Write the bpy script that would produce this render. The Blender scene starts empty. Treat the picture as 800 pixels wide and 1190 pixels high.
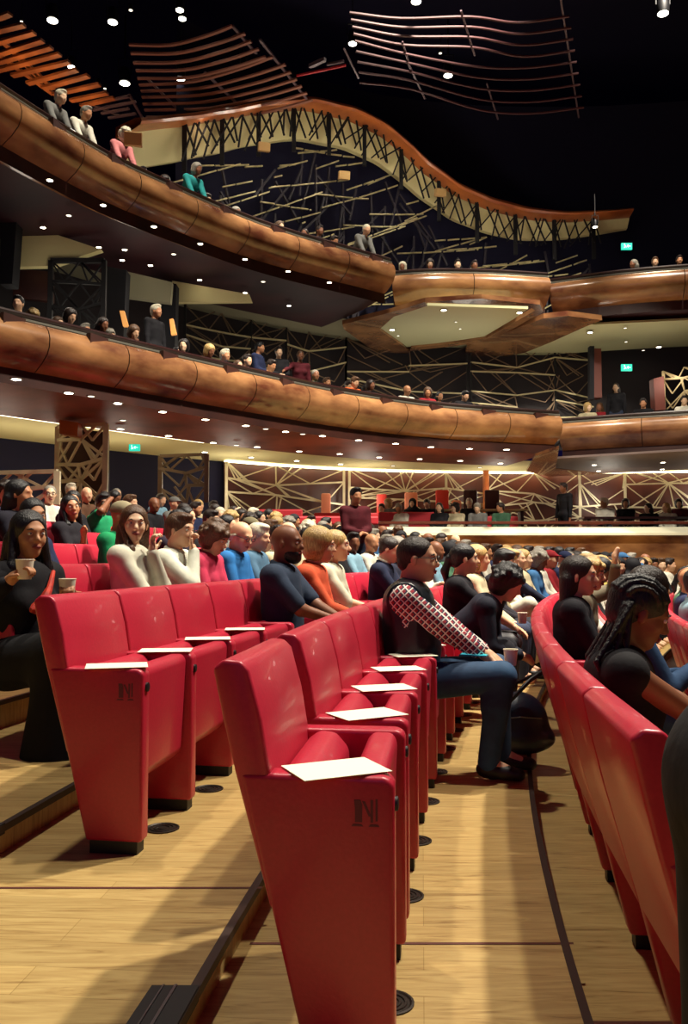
import bpy, bmesh, math, random
import numpy as np
from mathutils import Vector, Matrix
PI = math.pi
random.seed(7)
S = bpy.context.scene
COL = S.collection

# ------------------------------------------------------------ camera
CAMZ = 1.1
TH = math.atan(55/1000)
cd = bpy.data.cameras.new('camera'); cam = bpy.data.objects.new('camera', cd); COL.objects.link(cam)
cam.location = (0, 0, CAMZ); cam.rotation_euler = (PI/2+TH, 0, 0)
cd.sensor_fit = 'VERTICAL'; cd.sensor_height = 24; cd.lens = 24*1000/1190; cd.clip_start = .02; cd.clip_end = 200
S.camera = cam
vs = S.view_settings
vs.view_transform = 'Standard'; vs.look = 'None'; vs.gamma = 1; vs.use_curve_mapping = False; vs.exposure = 0

def ray(px, py):
    u, v = (px-400)/1000, (595-py)/1000
    return Vector((u, math.cos(TH)-v*math.sin(TH), math.sin(TH)+v*math.cos(TH)))
def at(px, py, Y):
    r = ray(px, py); return Vector((r.x*Y/r.y, Y, CAMZ+r.z*Y/r.y))
def atz(px, py, z):
    r = ray(px, py); t = (z-CAMZ)/r.z; return Vector((r.x*t, r.y*t, z))
def proj(p):
    x, y, z = p[0], p[1], p[2]-CAMZ
    f = y*math.cos(TH)+z*math.sin(TH); u = z*math.cos(TH)-y*math.sin(TH)
    return 400+1000*x/f, 595-1000*u/f

# ------------------------------------------------------------ rows of the stalls are arcs about the stage
CX, CY, R0, PITCH, STEP = 29.93, -1.29, 29.99, .92, .1
def rowR(k, off=0): return R0+PITCH*k+off
def rp(k, off, Y):
    R = rowR(k, off); s = max(-.99, min(.99, (Y-CY)/R)); ph = math.asin(s)
    return CX-R*math.cos(ph), ph
def rowz(k): return STEP*k+max(0, k-2)*.05
def row_solve(k, off, px):
    lo, hi = .3, 26
    for _ in range(50):
        m = (lo+hi)/2
        if 400+1000*rp(k, off, m)[0]/m < px: lo = m
        else: hi = m
    return (lo+hi)/2

# ------------------------------------------------------------ materials
def srgb(r, g, b):
    f = lambda c: (c/255/12.92) if c/255 <= .04045 else ((c/255+.055)/1.055)**2.4
    return (f(r), f(g), f(b), 1)
MATS = {}
def mat(name, col, rough=.6, metal=0, noise=0, nscale=20, bump=0, spec=.5, emit=None, estr=0, col2=None, coat=0, stretch=(1,1,1), sheen=0):
    if name in MATS: return MATS[name]
    m = bpy.data.materials.new(name); m.use_nodes = True
    nt = m.node_tree; b = nt.nodes['Principled BSDF']
    if len(col) == 3: col = (*col, 1)
    b.inputs['Base Color'].default_value = col; b.inputs['Roughness'].default_value = rough
    b.inputs['Metallic'].default_value = metal; b.inputs['Specular IOR Level'].default_value = spec
    b.inputs['Coat Weight'].default_value = coat; b.inputs['Sheen Weight'].default_value = sheen
    if noise or bump or col2:
        tc = nt.nodes.new('ShaderNodeTexCoord'); mp = nt.nodes.new('ShaderNodeMapping'); mp.inputs['Scale'].default_value = stretch
        n = nt.nodes.new('ShaderNodeTexNoise'); n.inputs['Scale'].default_value = nscale; n.inputs['Detail'].default_value = 5
        nt.links.new(tc.outputs['Object'], mp.inputs[0]); nt.links.new(mp.outputs[0], n.inputs['Vector'])
        if noise or col2:
            rm = nt.nodes.new('ShaderNodeValToRGB'); e = rm.color_ramp.elements
            c2 = col2 or tuple(c*(1-noise) for c in col[:3])+(1,)
            if len(c2) == 3: c2 = (*c2, 1)
            e[0].position = .32; e[1].position = .68; e[0].color = c2; e[1].color = col
            nt.links.new(n.outputs['Fac'], rm.inputs[0]); nt.links.new(rm.outputs[0], b.inputs['Base Color'])
        if bump:
            bp = nt.nodes.new('ShaderNodeBump'); bp.inputs['Strength'].default_value = bump; bp.inputs['Distance'].default_value = .01
            nt.links.new(n.outputs['Fac'], bp.inputs['Height']); nt.links.new(bp.outputs[0], b.inputs['Normal'])
    if emit:
        b.inputs['Emission Color'].default_value = (*emit[:3], 1); b.inputs['Emission Strength'].default_value = estr
    MATS[name] = m; return m
def cloth(rgb, rough=.85):
    return mat('cloth_%d_%d_%d' % rgb, srgb(*rgb), rough, noise=.3, nscale=8, bump=.7, spec=.3)

def wood_floor():
    m = bpy.data.materials.new('oak_floor'); m.use_nodes = True; nt = m.node_tree; N = nt.nodes.new; L = nt.links.new
    b = nt.nodes['Principled BSDF']; b.inputs['Roughness'].default_value = .42; b.inputs['Specular IOR Level'].default_value = .4
    tc = N('ShaderNodeTexCoord'); mp = N('ShaderNodeMapping'); mp.inputs['Rotation'].default_value = (0, 0, .09)
    L(tc.outputs['Object'], mp.inputs[0])
    br = N('ShaderNodeTexBrick'); br.inputs['Scale'].default_value = 1; br.inputs['Brick Width'].default_value = 1.9; br.inputs['Row Height'].default_value = .14
    br.inputs['Mortar Size'].default_value = .0012; br.inputs['Color1'].default_value = (.85, .85, .85, 1); br.inputs['Color2'].default_value = (1, 1, 1, 1); br.inputs['Mortar'].default_value = (.62, .58, .5, 1)
    L(mp.outputs[0], br.inputs[0])
    m2 = N('ShaderNodeMapping'); m2.inputs['Scale'].default_value = (1.3, 14, 1); m2.inputs['Rotation'].default_value = (0, 0, .09); L(tc.outputs['Object'], m2.inputs[0])
    n = N('ShaderNodeTexNoise'); n.inputs['Scale'].default_value = 2.2; n.inputs['Detail'].default_value = 9; n.inputs['Distortion'].default_value = 1.6; n.inputs['Roughness'].default_value = .62
    L(m2.outputs[0], n.inputs['Vector'])
    r = N('ShaderNodeValToRGB'); e = r.color_ramp.elements; e[0].position = .3; e[0].color = srgb(134, 104, 60); e[1].position = .62; e[1].color = srgb(196, 168, 108)
    x = e.new(.42); x.color = srgb(176, 146, 90)
    L(n.outputs['Fac'], r.inputs[0])
    mx = N('ShaderNodeMix'); mx.data_type = 'RGBA'; mx.blend_type = 'MULTIPLY'; mx.inputs[0].default_value = 1
    L(r.outputs[0], mx.inputs[6]); L(br.outputs['Color'], mx.inputs[7]); L(mx.outputs[2], b.inputs['Base Color'])
    return m
FLOOR = wood_floor()
LEATHER = mat('red_leather', srgb(186, 36, 60), .36, bump=.06, nscale=90, noise=.1, spec=.45, coat=.1)
LEATHER_D = mat('dark_red_leather', srgb(120, 18, 38), .45, bump=.1, nscale=60)
BLACKP = mat('black_plastic', srgb(14, 14, 18), .5)
BLACKM = mat('black_metal', srgb(16, 15, 20), .45, metal=.3)
CARD = mat('card_stock', srgb(238, 240, 214), .7)
ALU = mat('aluminium', srgb(110, 112, 116), .35, metal=.9)
FASCIA = mat('fascia_wood', srgb(176, 128, 84), .24, col2=srgb(88, 48, 32), nscale=1.1, coat=.5, stretch=(1, 1, 2.4))
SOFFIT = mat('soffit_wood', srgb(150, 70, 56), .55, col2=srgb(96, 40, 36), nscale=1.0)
SOFFITU = mat('soffit_shaded_wood', srgb(66, 28, 36), .6, col2=srgb(40, 16, 26), nscale=1.0)  # soffit wood again, the upper underside's shade put into a darker colour
DKWOOD = mat('dark_wood', srgb(70, 34, 24), .5, col2=srgb(46, 20, 18), nscale=2)
RAILM = mat('rail_leather', srgb(40, 14, 14), .3, coat=.4)
STRIP = mat('brushed_strip', srgb(190, 186, 170), .28, metal=.85)
GOLD = mat('gilt_bar', srgb(226, 214, 176), .38, metal=.2, noise=.2, nscale=4)
DKBAR = mat('dark_bar', srgb(13, 10, 14), .7)
NAVYW = mat('dark_wall', srgb(14, 12, 44), .9)
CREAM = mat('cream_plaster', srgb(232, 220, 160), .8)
ORWOOD = mat('amber_wood', srgb(206, 116, 56), .35, col2=srgb(150, 74, 36), nscale=1.2, coat=.3)
SLAT = mat('slat_wood', srgb(190, 112, 58), .45, col2=srgb(120, 66, 36), nscale=2)
SLATG = mat('slat_grey', srgb(98, 78, 84), .4, metal=.2)
RAISED = mat('red_upholstery', srgb(196, 44, 54), .55)

# ------------------------------------------------------------ mesh builders
class MB:
    def __init__(s): s.v = []; s.f = []
    def add(s, vs, fs):
        o = len(s.v); s.v += [tuple(v) for v in vs]; s.f += [tuple(i+o for i in f) for f in fs]
    def box(s, x0, x1, y0, y1, z0, z1, M=None):
        vs = [Vector((x, y, z)) for x in (x0, x1) for y in (y0, y1) for z in (z0, z1)]
        if M: vs = [M @ v for v in vs]
        s.add(vs, [(0,1,3,2), (4,6,7,5), (0,4,5,1), (2,3,7,6), (0,2,6,4), (1,5,7,3)])
    def bar(s, a, b, w, h=None, up=Vector((0,0,1))):
        a, b = Vector(a), Vector(b); h = h or w; d = b-a
        if d.length < 1e-6: return
        d.normalize(); n = d.cross(up)
        if n.length < 1e-3: n = d.cross(Vector((1,0,0)))
        n.normalize(); m = n.cross(d); n *= w/2; m *= h/2
        vs = [p+i*n+j*m for p in (a, b) for i, j in ((-1,-1), (1,-1), (1,1), (-1,1))]
        s.add(vs, [(0,1,2,3), (7,6,5,4), (0,4,5,1), (1,5,6,2), (2,6,7,3), (3,7,4,0)])
    def tube(s, pts, r, n=8, caps=True):
        pts = [Vector(p) for p in pts]; rs = r if isinstance(r, (list, tuple)) else [r]*len(pts)
        o = len(s.v); u = None
        for i, p in enumerate(pts):
            t = (pts[min(i+1, len(pts)-1)]-pts[max(i-1, 0)]).normalized()
            if u is None: u = t.cross(Vector((0,0,1))) if abs(t.z) < .9 else t.cross(Vector((1,0,0)))
            u = (u-t*u.dot(t)).normalized(); w = t.cross(u)
            for j in range(n):
                a = 2*PI*j/n; s.v.append(tuple(p+rs[i]*(math.cos(a)*u+math.sin(a)*w)))
        for i in range(len(pts)-1):
            for j in range(n):
                s.f.append((o+i*n+j, o+i*n+(j+1) % n, o+(i+1)*n+(j+1) % n, o+(i+1)*n+j))
        if caps:
            s.f.append(tuple(o+j for j in range(n))[::-1]); s.f.append(tuple(o+(len(pts)-1)*n+j for j in range(n)))
    def lathe(s, prof, n=20, M=None):
        o = len(s.v)
        for r, z in prof:
            for j in range(n):
                a = 2*PI*j/n; v = Vector((r*math.cos(a), r*math.sin(a), z)); s.v.append(tuple(M @ v if M else v))
        for i in range(len(prof)-1):
            for j in range(n): s.f.append((o+i*n+j, o+i*n+(j+1) % n, o+(i+1)*n+(j+1) % n, o+(i+1)*n+j))
        s.f.append(tuple(o+j for j in range(n))[::-1]); s.f.append(tuple(o+(len(prof)-1)*n+j for j in range(n)))
    def prism(s, prof, y0, y1):       # profile in x,z, extruded along y
        n = len(prof); o = len(s.v)
        s.v += [(x, y0, z) for x, z in prof]+[(x, y1, z) for x, z in prof]
        s.f.append(tuple(o+i for i in range(n))); s.f.append(tuple(o+n+i for i in range(n))[::-1])
        for i in range(n): s.f.append((o+i, o+n+i, o+n+(i+1) % n, o+(i+1) % n))
    def mesh(s, name, m, smooth=False, bevel=0, seg=2):
        me = bpy.data.meshes.new(name); me.from_pydata(s.v, [], s.f)
        bm = bmesh.new(); bm.from_mesh(me)
        bmesh.ops.recalc_face_normals(bm, faces=bm.faces)
        if bevel:
            ed = [e for e in bm.edges if len(e.link_faces) == 2 and e.calc_face_angle(0) > .5]
            bmesh.ops.bevel(bm, geom=ed, offset=bevel, segments=seg, profile=.5, affect='EDGES', clamp_overlap=True)
        if smooth:
            for f in bm.faces: f.smooth = True
            for e in bm.edges:
                if len(e.link_faces) == 2 and e.calc_face_angle(0) > .7: e.smooth = False
        bm.to_mesh(me); bm.free(); me.materials.append(m); return me
    def build(s, name, m, parent=None, loc=None, rot=None, **kw):
        return obj(name, s.mesh(name, m, **kw), parent, loc, rot)
def obj(name, me, parent=None, loc=None, rot=None):
    o = bpy.data.objects.new(name, me); COL.objects.link(o)
    if parent: o.parent = parent
    if loc is not None: o.location = loc
    if rot is not None: o.rotation_euler = rot
    return o
def tag(o, label, cat, group=None, kind=None):
    if label: o['label'] = label
    if cat: o['category'] = cat
    if group: o['group'] = group
    if kind: o['kind'] = kind
    return o
def struct(o): o['kind'] = 'structure'; return o
def thing(name, label, cat, loc=(0,0,0), rz=0, group=None):
    o = bpy.data.objects.new(name, None); COL.objects.link(o); o.location = loc; o.rotation_euler = (0, 0, rz); o.empty_display_size = .1
    return tag(o, label, cat, group)
def dup(root, loc, rz, label=None, group=None):
    r = root.copy(); COL.objects.link(r); r.location = loc; r.rotation_euler = (0, 0, rz)
    if label: r['label'] = label
    if group: r['group'] = group
    for ch in root.children:
        c = ch.copy(); COL.objects.link(c); c.parent = r
        for g in ch.children:
            e = g.copy(); COL.objects.link(e); e.parent = c
    return r
def drop(root):
    for c in list(root.children): drop(c)
    bpy.data.objects.remove(root)
def ordinal(n):
    w = ['first','second','third','fourth','fifth','sixth','seventh','eighth','ninth','tenth','eleventh','twelfth']
    if n <= 12: return w[n-1]
    return str(n)+({1:'st',2:'nd',3:'rd'}.get(n % 10, 'th') if not 10 < n % 100 < 20 else 'th')
PENDING = {}      # base label -> [(key, object)], ordinals are handed out at the end
def later(o, base, key): PENDING.setdefault(base, []).append((key, o))
def catmull(pts, n=8):
    P = [Vector(p) for p in pts]; P = [2*P[0]-P[1]]+P+[2*P[-1]-P[-2]]; out = []
    for i in range(1, len(P)-2):
        for j in range(n):
            t = j/n; a, b, c, d = P[i-1:i+3]
            out.append(.5*((2*b)+(c-a)*t+(2*a-5*b+4*c-d)*t*t+(3*b-a-3*c+d)*t**3))
    out.append(P[-2].copy()); return out

# ------------------------------------------------------------ floor of the stalls
def ring(mb, k, y0, y1, z, roff0, roff1, n=60, riser=None):
    for i in range(n):
        ya, yb = y0+(y1-y0)*i/n, y0+(y1-y0)*(i+1)/n
        q = []
        for Y in (ya, yb):
            for off in (roff0, roff1): q.append((rp(k, off, Y)[0], Y, z))
        mb.add(q, [(0,1,3,2)])
        if riser is not None:
            a, b = rp(k, roff1, ya)[0], rp(k, roff1, yb)[0]
            mb.add([(a, ya, z), (b, yb, z), (b, yb, z+riser), (a, ya, z+riser)], [(0,1,2,3)])
mb = MB()
for k in range(-9, 15): ring(mb, k, -5, 21, rowz(k), -.44, .48, riser=rowz(k+1)-rowz(k))
struct(mb.build('floor', FLOOR))
# a dark edging along every step, black ribbed nosings where the aisle crosses
mb = MB()
for k in range(-4, 8):
    for i in range(70):
        ya, yb = -1+17*i/70, -1+17*(i+1)/70
        a, b = rp(k, .475, ya)[0], rp(k, .475, yb)[0]
        z = rowz(k+1)
        mb.add([(a-.012, ya, z+.002), (b-.012, yb, z+.002), (b+.012, yb, z+.002), (a+.012, ya, z+.002), (a+.012, ya, z-.022), (b+.012, yb, z-.022)], [(0,1,2,3), (3,2,5,4)])
struct(mb.build('trim_1', mat('step_edge', srgb(44, 24, 16), .5)))
AISLE = lambda k: 1.9+1.06*k if k <= 1 else 2.96+1.12*(k-1)      # where each row ends at the aisle
for i, (k, ya, yb) in enumerate([(0, .6, 2.07), (1, 1.7, 2.98), (2, 2.6, 4.0)]):
    t = thing('step_nosing', None, 'step nosing', group='black step nosings in the aisle')
    t['label'] = ['black ribbed step nosing in front of the nearest end seat at the bottom edge',
                  'black ribbed step nosing beside the left block end seat, at the left edge',
                  'black step nosing behind the left block end seat'][i]
    z = rowz(k+1)
    m1, m2 = MB(), MB()
    for j in range(12):
        y, y2 = ya+(yb-ya)*j/12, ya+(yb-ya)*(j+1)/12
        def strip(mb, o0, o1, h):
            q = [(rp(k, o, Y)[0], Y, hh) for Y in (y, y2) for o, hh in ((o0, z+h), (o1, z+h), (o1, z), (o0, z-.03 if o0 < .49 else z))]
            mb.add(q, [(0,1,5,4), (0,4,7,3), (1,2,6,5)]+([(0,3,2,1)] if j == 0 else [])+([(4,5,6,7)] if j == 11 else []))
        strip(m1, .465, .575, .006)
        strip(m2, .515, .522, .0085); strip(m2, .545, .549, .0085)
    m1.build('tread_strip', mat('rubber', srgb(16, 16, 20), .6), t); m2.build('metal_inlay', ALU, t)
# expansion joints across two treads
mb = MB()
for k, Y in ((1, 2.68), (0, 2.53), (-1, 2.3)):
    for i in range(6):
        o0, o1 = -.47+.92*i/6, -.47+.92*(i+1)/6
        q = []
        for o in (o0, o1):
            yy = Y-.105*(o+.47)*-0+.0
            for dy in (-.007, .007): q.append((rp(k, o, yy+dy)[0], yy+dy, rowz(k)+.0015))
        mb.add(q, [(0,1,3,2)])
struct(mb.build('trim_2', mat('joint', srgb(84, 34, 20), .6)))

# ------------------------------------------------------------ theatre seats
SW = .555
def seat_meshes():
    M = {}
    b = MB(); b.prism([(0,.04), (-.20,.04), (-.345,.625), (-.02,.625), (0,.61)], -.035, .035); M['side_panel'] = b.mesh('side_panel', LEATHER, smooth=True, bevel=.014, seg=3)
    b = MB(); b.box(-.185, -.015, -.03, .03, 0, .045); M['foot'] = b.mesh('foot', BLACKP)
    b = MB(); b.prism([(-.255,.33), (-.262,.50), (-.275,.62), (-.295,.74), (-.325,.85), (-.345,.872), (-.385,.875), (-.41,.855), (-.385,.74), (-.358,.63), (-.275,.33)], -SW/2+.004, SW/2-.004); M['backrest'] = b.mesh('backrest', LEATHER, smooth=True, bevel=.016, seg=3)
    b = MB(); b.prism([(-.27,.60), (-.235,.625), (-.19,.62), (-.155,.58), (-.145,.48), (-.17,.36), (-.24,.34), (-.28,.45)], -SW/2+.045, SW/2-.045); M['lumbar'] = b.mesh('lumbar_cushion', LEATHER, smooth=True, bevel=.012, seg=3)
    b = MB(); b.prism([(-.02,.60), (-.035,.622), (-.085,.622), (-.105,.60), (-.10,.24), (-.06,.215), (-.035,.25)], -SW/2+.04, SW/2-.04); M['tip_up_seat'] = b.mesh('tip_up_seat', LEATHER, smooth=True, bevel=.012, seg=3)
    b = MB(); b.prism([(.14,.36), (.15,.42), (.13,.445), (-.05,.435), (-.24,.43), (-.25,.36)], -SW/2+.04, SW/2-.04); M['seat_cushion'] = b.mesh('seat_cushion', LEATHER, smooth=True, bevel=.02, seg=3)
    b = MB(); b.lathe([(.016, 0), (.016, .006), (.010, .008)], 14, Matrix.Translation((-.0, 0, .56)) @ Matrix.Rotation(PI/2, 4, 'Y')); M['pivot_cap'] = b.mesh('pivot_cap', BLACKP, smooth=True)
    b = MB(); T = lambda x, z: (x, z)
    for pr in ([(-.088,.575), (-.074,.575), (-.070,.565), (-.070,.527), (-.086,.527), (-.086,.560)], [(-.070,.572), (-.064,.572), (-.050,.540), (-.056,.540)], [(-.052,.575), (-.046,.575), (-.046,.527), (-.052,.527)], [(-.041,.577), (-.036,.577), (-.036,.530), (-.041,.530)], [(-.094,.518), (-.068,.518), (-.072,.523), (-.090,.523)], [(-.056,.518), (-.032,.518), (-.036,.523), (-.052,.523)]):
        b.prism(pr, -.0362, -.034)
    M['mark'] = b.mesh('embossed_mark', mat('emboss', srgb(96, 14, 40), .6))
    b = MB(); b.lathe([(.0, .001), (.075, .001), (.075, .004), (.068, .005), (.062, .002), (.055, .002), (.053, .005), (.047, .005), (.045, .002), (.038, .002), (.036, .005), (.03, .005), (.028, .002), (.02, .002), (.018, .005), (0, .005)], 24); M['vent'] = b.mesh('floor_vent', mat('vent_metal', srgb(44, 36, 30), .45, metal=.5), smooth=False)
    return M
SM = seat_meshes()
def seat_proto(occupied, end, far_end=False):
    t = thing('theatre_seat', 'red leather theatre seat', 'seat')
    ys = [SW/2]+([-SW/2] if end else [])
    for y in ys:
        p = obj('side_panel', SM['side_panel'], t, (0, y+(.035 if (end and y < 0) else 0), 0))
        obj('foot', SM['foot'], p)
        obj('pivot_cap', SM['pivot_cap'], p)
        if end and y < 0: obj('embossed_mark', SM['mark'], p)
    obj('backrest', SM['backrest'], t)
    obj('lumbar_cushion', SM['lumbar'], t)
    obj('seat_cushion' if occupied else 'tip_up_seat', SM['seat_cushion' if occupied else 'tip_up_seat'], t)
    return t
PROTO = {(o, e): seat_proto(o, e) for o in (0, 1) for e in (0, 1)}
ROWNAME = {0:'nearest centre row', 1:'row just behind the nearest one', 2:'second row behind the nearest', -1:'row just ahead at the right', -2:'second row ahead at the right', -3:'third row ahead at the right'}
def rowname(k): return ROWNAME.get(k) or ordinal(k)+' row behind the nearest'
SEATS = {}
def seat(k, Yc, end, occ, n):
    x, ph = rp(k, .05 if k == -1 else 0, Yc)
    o = dup(PROTO[(int(occ), int(end))], (x, Yc, rowz(k)), -ph, 'red leather theatre seat in the %s, %s' % (rowname(k), 'on the aisle end' if n == 1 else ordinal(n)+' from the aisle'), 'red leather theatre seats in the '+rowname(k))
    if abs(k) <= 1 or (k == 2 and n < 4):
        dx = -.03
        v = obj('floor_vent', SM['vent'], None, (rp(k, -dx, Yc)[0]+0, Yc+.02, rowz(k)))
        v.scale = (.85, .85, 1); tag(v, 'round floor grille, %s, under the %s seat from the aisle' % (rowname(k), ordinal(n)), 'floor vent', 'round floor grilles under the seats')
    SEATS.setdefault(k, []).append(Yc); return o
CARDS = 0
ctag = MB(); ctag.box(-.105, .105, -.074, .074, 0, .0015); CARDM = ctag.mesh('programme_card', CARD)
def card(k, Y, off, rz, tilt, label):
    x, ph = rp(k, off, Y)
    o = obj('programme_card', CARDM, None, (x, Y, rowz(k)+.628), (0, tilt, rz))
    tag(o, label, 'card', 'white programme cards on the armrests'); return o

# nearest row: one free-standing end seat, then the long bank
def bank(k, y0, ymax, occ, first_end=(0,), pxmax=None, n0=0, n1=99, back=0):
    y = y0; i = n0
    while y < ymax and i < n1:
        x, ph = rp(k, 0, y)
        if pxmax and 400+1000*rp(k, .4, y)[0]/y > pxmax: break
        seat(k, y, i in first_end, occ(i, y), i+1)
        y += .556*math.cos(ph); i += 1
seat(0, 2.18, True, False, 1)
bank(0, 2.86, 17, lambda i, y: y > 4.85, (1,), n0=1)
bank(1, 3.24, 17, lambda i, y: i >= 4)
bank(-1, 1.9, 15, lambda i, y: True)
bank(-2, 3.2, 13, lambda i, y: i % 5 != 1)
bank(-3, 4.5, 12, lambda i, y: True)
for k in range(2, 9):
    bank(k, 4.35+(k-2)*1.05, 16.5, lambda i, y: not (i == 1 or (k+i) % 4 == 3), () if k == 2 else (0,), pxmax=520)
for p in PROTO.values(): drop(p)
cl = 'white programme card on the armrest of the %s, %s'
for n, (Y, off, rz, ti) in enumerate([(1.97, .135, .42, 0), (2.66, .13, .5, 0), (3.2, .13, .3, .0), (3.75, .13, .25, 0), (4.28, .12, .3, 0), (4.8, .12, .2, 0)]):
    card(0, Y, off, rz, ti, cl % ('nearest centre row', ordinal(n+1)+' from the aisle'))
for n, (Y, off, rz, ti) in enumerate([(3.04, .12, .25, 0), (3.55, .13, .1, 0), (4.08, .13, .15, 0), (4.63, .12, .1, 0)]):
    card(1, Y, off, rz, ti, cl % ('left seat bank', ordinal(n+1)+' from the aisle'))
# ------------------------------------------------------------ balconies
class Path:
    """a curve in plan, with left-hand (outward) normals, parameterised by length"""
    def __init__(s, pts, n=8, ext0=0, ext1=0):
        P = catmull([(p[0], p[1], 0) for p in pts], n)
        if ext0: P = [P[0]+(P[0]-P[1]).normalized()*ext0*t for t in (1, .66, .33)]+P
        if ext1: P = P+[P[-1]+(P[-1]-P[-2]).normalized()*ext1*t for t in (.33, .66, 1)]
        s.P = P; s.L = [0]
        for a, b in zip(P, P[1:]): s.L.append(s.L[-1]+(b-a).length)
        s.N = []
        for i in range(len(P)):
            t = (P[min(i+1, len(P)-1)]-P[max(i-1, 0)]).normalized(); s.N.append(Vector((-t.y, t.x, 0)))
        s.len = s.L[-1]
    def at(s, d, off=0):
        d = max(0, min(s.len-1e-6, d)); i = 0
        import bisect
        i = min(bisect.bisect_right(s.L, d)-1, len(s.P)-2); t = (d-s.L[i])/(s.L[i+1]-s.L[i])
        return s.P[i].lerp(s.P[i+1], t)+s.N[i].lerp(s.N[i+1], t).normalized()*off
    def find_px(s, px, off=0, z=None):
        best = (1e9, 0)
        for i in range(400):
            d = s.len*i/399; p = s.at(d, off)
            if p.y < 1: continue
            e = abs(proj((p.x, p.y, z if z else 3))[0]-px)
            if e < best[0]: best = (e, d)
        return best[1]
def sweep(mb, path, prof, d0, d1, n=8, closed=False, z=0):
    m = len(prof); o = len(mb.v)
    for i in range(n+1):
        d = d0+(d1-d0)*i/n
        for off, dz in prof:
            p = path.at(d, off); mb.v.append((p.x, p.y, z+dz))
    for i in range(n):
        for j in range(m if closed else m-1):
            a = o+i*m+j; b = o+i*m+(j+1) % m; mb.f.append((a, a+m, b+m, b))
    if closed:
        mb.f.append(tuple(o+j for j in range(m))); mb.f.append(tuple(o+n*m+j for j in range(m))[::-1])
PROF = [(.10,-.03), (-.03,-.05), (-.13,-.10), (-.20,-.18), (-.235,-.28), (-.23,-.39), (-.18,-.50), (-.06,-.61), (.12,-.72), (.40,-.83)]
SOFF = [(.40,-.83), (.9,-.91), (1.6,-.95), (2.5,-.98), (2.5,-.90)]
def balcony(name, label, path, z, seg=1.35, bracket=True, depth=2.5):
    t = thing(name, label, 'balcony', path.at(0), 0); off = Vector(t.location); t.location = (0, 0, 0)
    nseg = max(1, round(path.len/seg)); L = path.len/nseg
    for i in range(nseg):
        mb = MB(); sweep(mb, path, PROF, i*L+.008, (i+1)*L-.008, 5, z=z)
        mb.build('fascia_panel', FASCIA, t, smooth=True)
        if bracket:
            b = MB(); d = i*L+L*.5
            a0, a1, a2 = path.at(d-.02, -.245), path.at(d-.02, .05), path.at(d+.36, -.02)
            zz = z-.055
            tri = [(a1.x, a1.y), (path.at(d, -.21).x, path.at(d, -.21).y), (path.at(d+.38, -.12).x, path.at(d+.38, -.12).y), (path.at(d+.38, .05).x, path.at(d+.38, .05).y)]
            b.add([(x, y, zz) for x, y in tri]+[(x, y, zz-h) for (x, y), h in zip(tri, (.16, .17, .03, .03))], [(0,1,2,3), (4,7,6,5), (0,4,5,1), (1,5,6,2), (2,6,7,3), (3,7,4,0)])
            b.build('bracket', DKWOOD, t)
    n = max(8, int(path.len*2))
    mb = MB(); sweep(mb, path, [(-.05,-.02), (-.08,.02), (-.06,.05), (.10,.06), (.14,.03), (.14,-.05)], 0, path.len, n, True, z); mb.build('handrail', RAILM, t, smooth=True)
    mb = MB(); sweep(mb, path, [(-.055,-.075), (-.115,-.08), (-.115,-.055), (-.055,-.03)], 0, path.len, n, True, z); mb.build('metal_strip', STRIP, t)
    s2 = [(o*depth/2.5 if o > .4 else o, dz) for o, dz in SOFF]
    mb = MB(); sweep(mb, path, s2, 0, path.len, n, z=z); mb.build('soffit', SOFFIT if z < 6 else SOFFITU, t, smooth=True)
    mb = MB(); sweep(mb, path, [(.12,-.05), (.14,-.95)], 0, path.len, n, z=z)
    sweep(mb, path, [(.30,-.70), (1.3,-.70), (1.3,-.55), (2.1,-.55), (2.1,-.25), (3.1,-.25), (3.1,.05), (3.7,.05)], 0, path.len, n, z=z); mb.build('seating_tier', DKWOOD, t)
    return t
ZL, ZU = 4.5, 7.8
def path_px(pts, z, **k): return Path([atz(x, y, z) for x, y in pts], **k)
PL = path_px([(0,362), (100,386), (200,410), (300,433), (400,454), (500,469), (600,477), (648,480)], ZL, ext0=9)
PLR = path_px([(652,489), (720,484), (800,479), (960,468)], ZL)
PU = path_px([(0,103), (75,151), (135,186), (200,216), (250,238), (300,258), (350,274), (400,288), (452,303)], ZU, ext0=9)
PUM = path_px([(458,318), (500,315), (570,316), (636,320)], ZU)
PUR = path_px([(641,327), (700,319), (760,313), (830,308), (960,298)], ZU)
balcony('balcony', 'long curved wooden lower balcony sweeping across the hall above the stalls', PL, ZL)
balcony('balcony', 'lower side balcony box of pale wood at the right, above the stalls', PLR, ZL, seg=2.2, bracket=False)
balcony('balcony', 'long curved wooden upper balcony descending from the top left corner', PU, ZU)
balcony('balcony', 'short glossy wooden upper box in the middle, above the hanging pale ceiling', PUM, ZU, seg=2.2, bracket=False, depth=.8)
balcony('balcony', 'upper side balcony box of glossy wood at the right', PUR, ZU, seg=2.4, bracket=False)

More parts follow.
